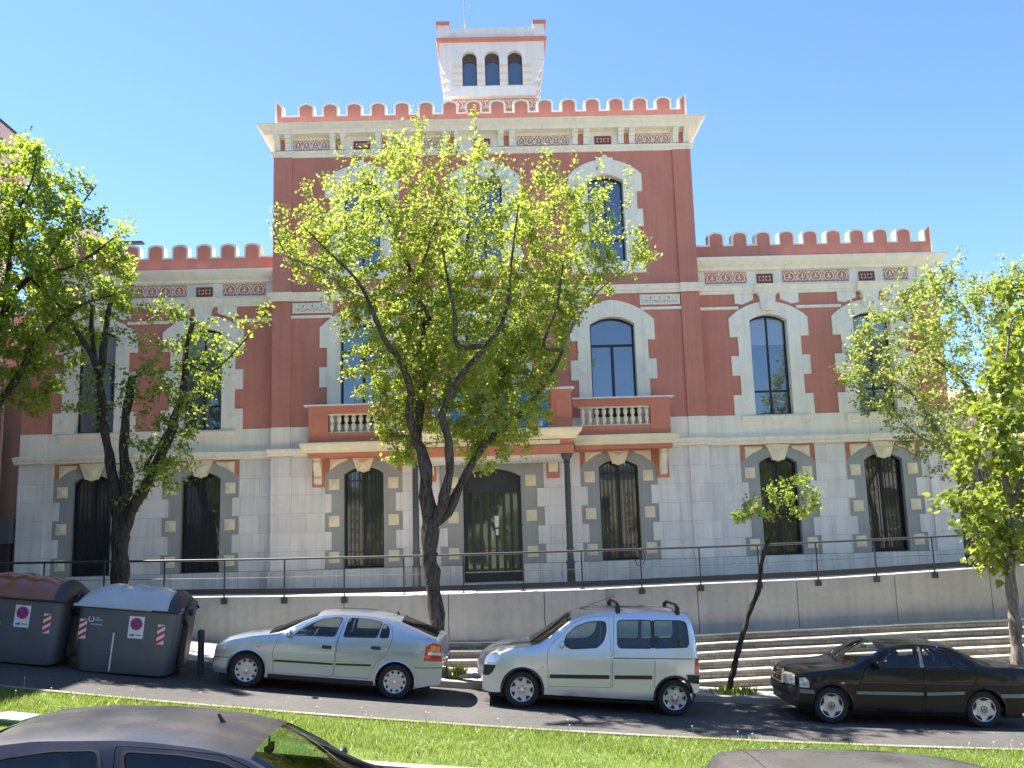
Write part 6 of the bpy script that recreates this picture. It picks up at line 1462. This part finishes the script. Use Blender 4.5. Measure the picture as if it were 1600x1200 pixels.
# grass of the median
n = 110000; rg = np.random.default_rng(2)
x = rg.uniform(-9.5, 13.5, n); y = -15.12+2.87*rg.uniform(0, 1, n)**.9
gz = np.array([G(v) for v in x])+.05; h = rg.uniform(.03, .085, n)*(1+.35*np.sin(x*2.1+y*3)*np.sin(x*.7)); a = rg.uniform(0, 2*np.pi, n); w = rg.uniform(.0035, .008, n)
lean = rg.normal(0, .55, (n, 2))*h[:, None]
b0_ = np.stack([x-np.cos(a)*w, y-np.sin(a)*w, gz], 1); b1_ = np.stack([x+np.cos(a)*w, y+np.sin(a)*w, gz], 1); tp = np.stack([x+lean[:, 0], y+lean[:, 1], gz+h], 1)
V = np.stack([b0_, b1_, tp], 1).reshape(-1, 3); F = np.arange(3*n).reshape(-1, 3)
o = np_mesh('grass', V, F, leafmat('lawn_grass', (.11, .17, .035), (.22, .29, .075), .45, rough=.4, dead=(.50, .50, .30)), None, (0, -13.5, -3), np.clip(rg.normal(.45, .25, n), 0, 1))
tag(o, 'short bright green grass of the median strip', 'grass', kind='stuff')
b = MB(); rs_ = random.Random(5)
for i in range(60):
    x_ = rs_.uniform(-9, 4) if i < 45 else rs_.uniform(4, 12); y_ = rs_.choice([-12.35, -12.5, -13.3, -14.2])+rs_.uniform(-.1, .1); h_ = rs_.uniform(.10, .22); z_ = G(x_)+.05; lx = rs_.uniform(-.04, .04)
    b.tube([(x_, y_, z_), (x_+lx*.4, y_, z_+h_*.6), (x_+lx, y_, z_+h_)], .0025, 4); b.lathe([(0, -.012), (.013, 0), (0, .012)], (x_+lx, y_, z_+h_+.008), 6, caps=False)
o = b.build('seed_stalks', mat('pale_seed_head', (.45, .45, .33), .9, .2, 9), org=(0, -12.5, -3)); tag(o, 'thin pale seed stalks standing out of the lawn', 'weeds', kind='stuff')
# weeds and stones at the tree feet
def tuft(x, y, z, n, r, h, label, m):
    P_ = []; F_ = []; rr = np.random.default_rng(int(abs(x*100)))
    for i in range(n):
        a = rr.uniform(0, 6.28); d = rr.uniform(0, r); bx_, by_ = x+d*math.cos(a), y+d*math.sin(a)*.6; hh = h*rr.uniform(.4, 1); lx, ly = rr.normal(0, .3, 2)*hh; w_ = .014
        P_ += [(bx_-w_, by_, z), (bx_+w_, by_, z), (bx_+lx*.6+w_*.8, by_+ly*.6, z+hh*.6), (bx_+lx*.6-w_*.8, by_+ly*.6, z+hh*.6), (bx_+lx, by_+ly, z+hh)]
        k = 5*i; F_ += [(k, k+1, k+2), (k, k+2, k+3), (k+3, k+2, k+4)]
    o = np_mesh('weed_tuft', P_, F_, m, None, (x, y, z), rr.uniform(0, 1, len(F_))); tag(o, label, 'plant')
tuft(b0[0]+.32, -7.95, b0[2], 90, .2, .32, 'small weed tuft at the foot of the central tree', L_MID)
tuft(b3[0]+.1, -7.9, b3[2], 200, .55, .16, 'low weeds round the foot of the young tree', L_MID)
for i, (dx, s_) in enumerate(((.55, .10), (.72, .12), (.42, .07))):
    b = MB(); b.lathe([(0, -.5), (.7, -.35), (1, 0), (.65, .45), (0, .6)], (0, 0, 0), 9, caps=False); b.v = [(b0[0]+dx+p[0]*s_*1.3, -8.02+p[1]*s_, b0[2]+.05+p[2]*s_) for p in b.v]
    o = b.build('stone', mat('pale_rock', (.36, .33, .28), .9, .2, 6, .4, 20), org=(b0[0]+dx, -8.02, b0[2]), smooth=True)
    tag(o, ['middle sized pale stone beside the central tree foot', 'largest pale stone near the front of the silver van', 'smallest pale stone against the central tree trunk'][i], 'stone')
# fallen leaves and litter on the road edge
P_ = []; F_ = []; rr = np.random.default_rng(4)
for i in range(500):
    x_ = rr.uniform(-9, 13); y_ = rr.choice([-8.35, -12.0, -7.4, -10.5])+rr.normal(0, .25); z_ = (G(x_)+.008) if -12.1 < y_ < -8.29 else (G(x_)+.145 if y_ > -8.1 else None)
    if z_ is None: continue
    a = rr.uniform(0, 6.28); s_ = rr.uniform(.012, .032); k = len(P_); c_, q_ = math.cos(a)*s_, math.sin(a)*s_
    P_ += [(x_-c_, y_-q_, z_), (x_+q_*.5, y_-c_*.5, z_+.006), (x_+c_, y_+q_, z_+.002), (x_-q_*.5, y_+c_*.5, z_+.004)]; F_ += [(k, k+1, k+2), (k, k+2, k+3)]
o = np_mesh('leaf_litter', P_, F_, leafmat('dry_leaf_litter', (.25, .2, .12), (.5, .45, .35), .1), None, (0, 0, -3), rr.uniform(0, 1, len(F_))); tag(o, 'dry leaf scraps scattered along the street', 'litter', kind='stuff')
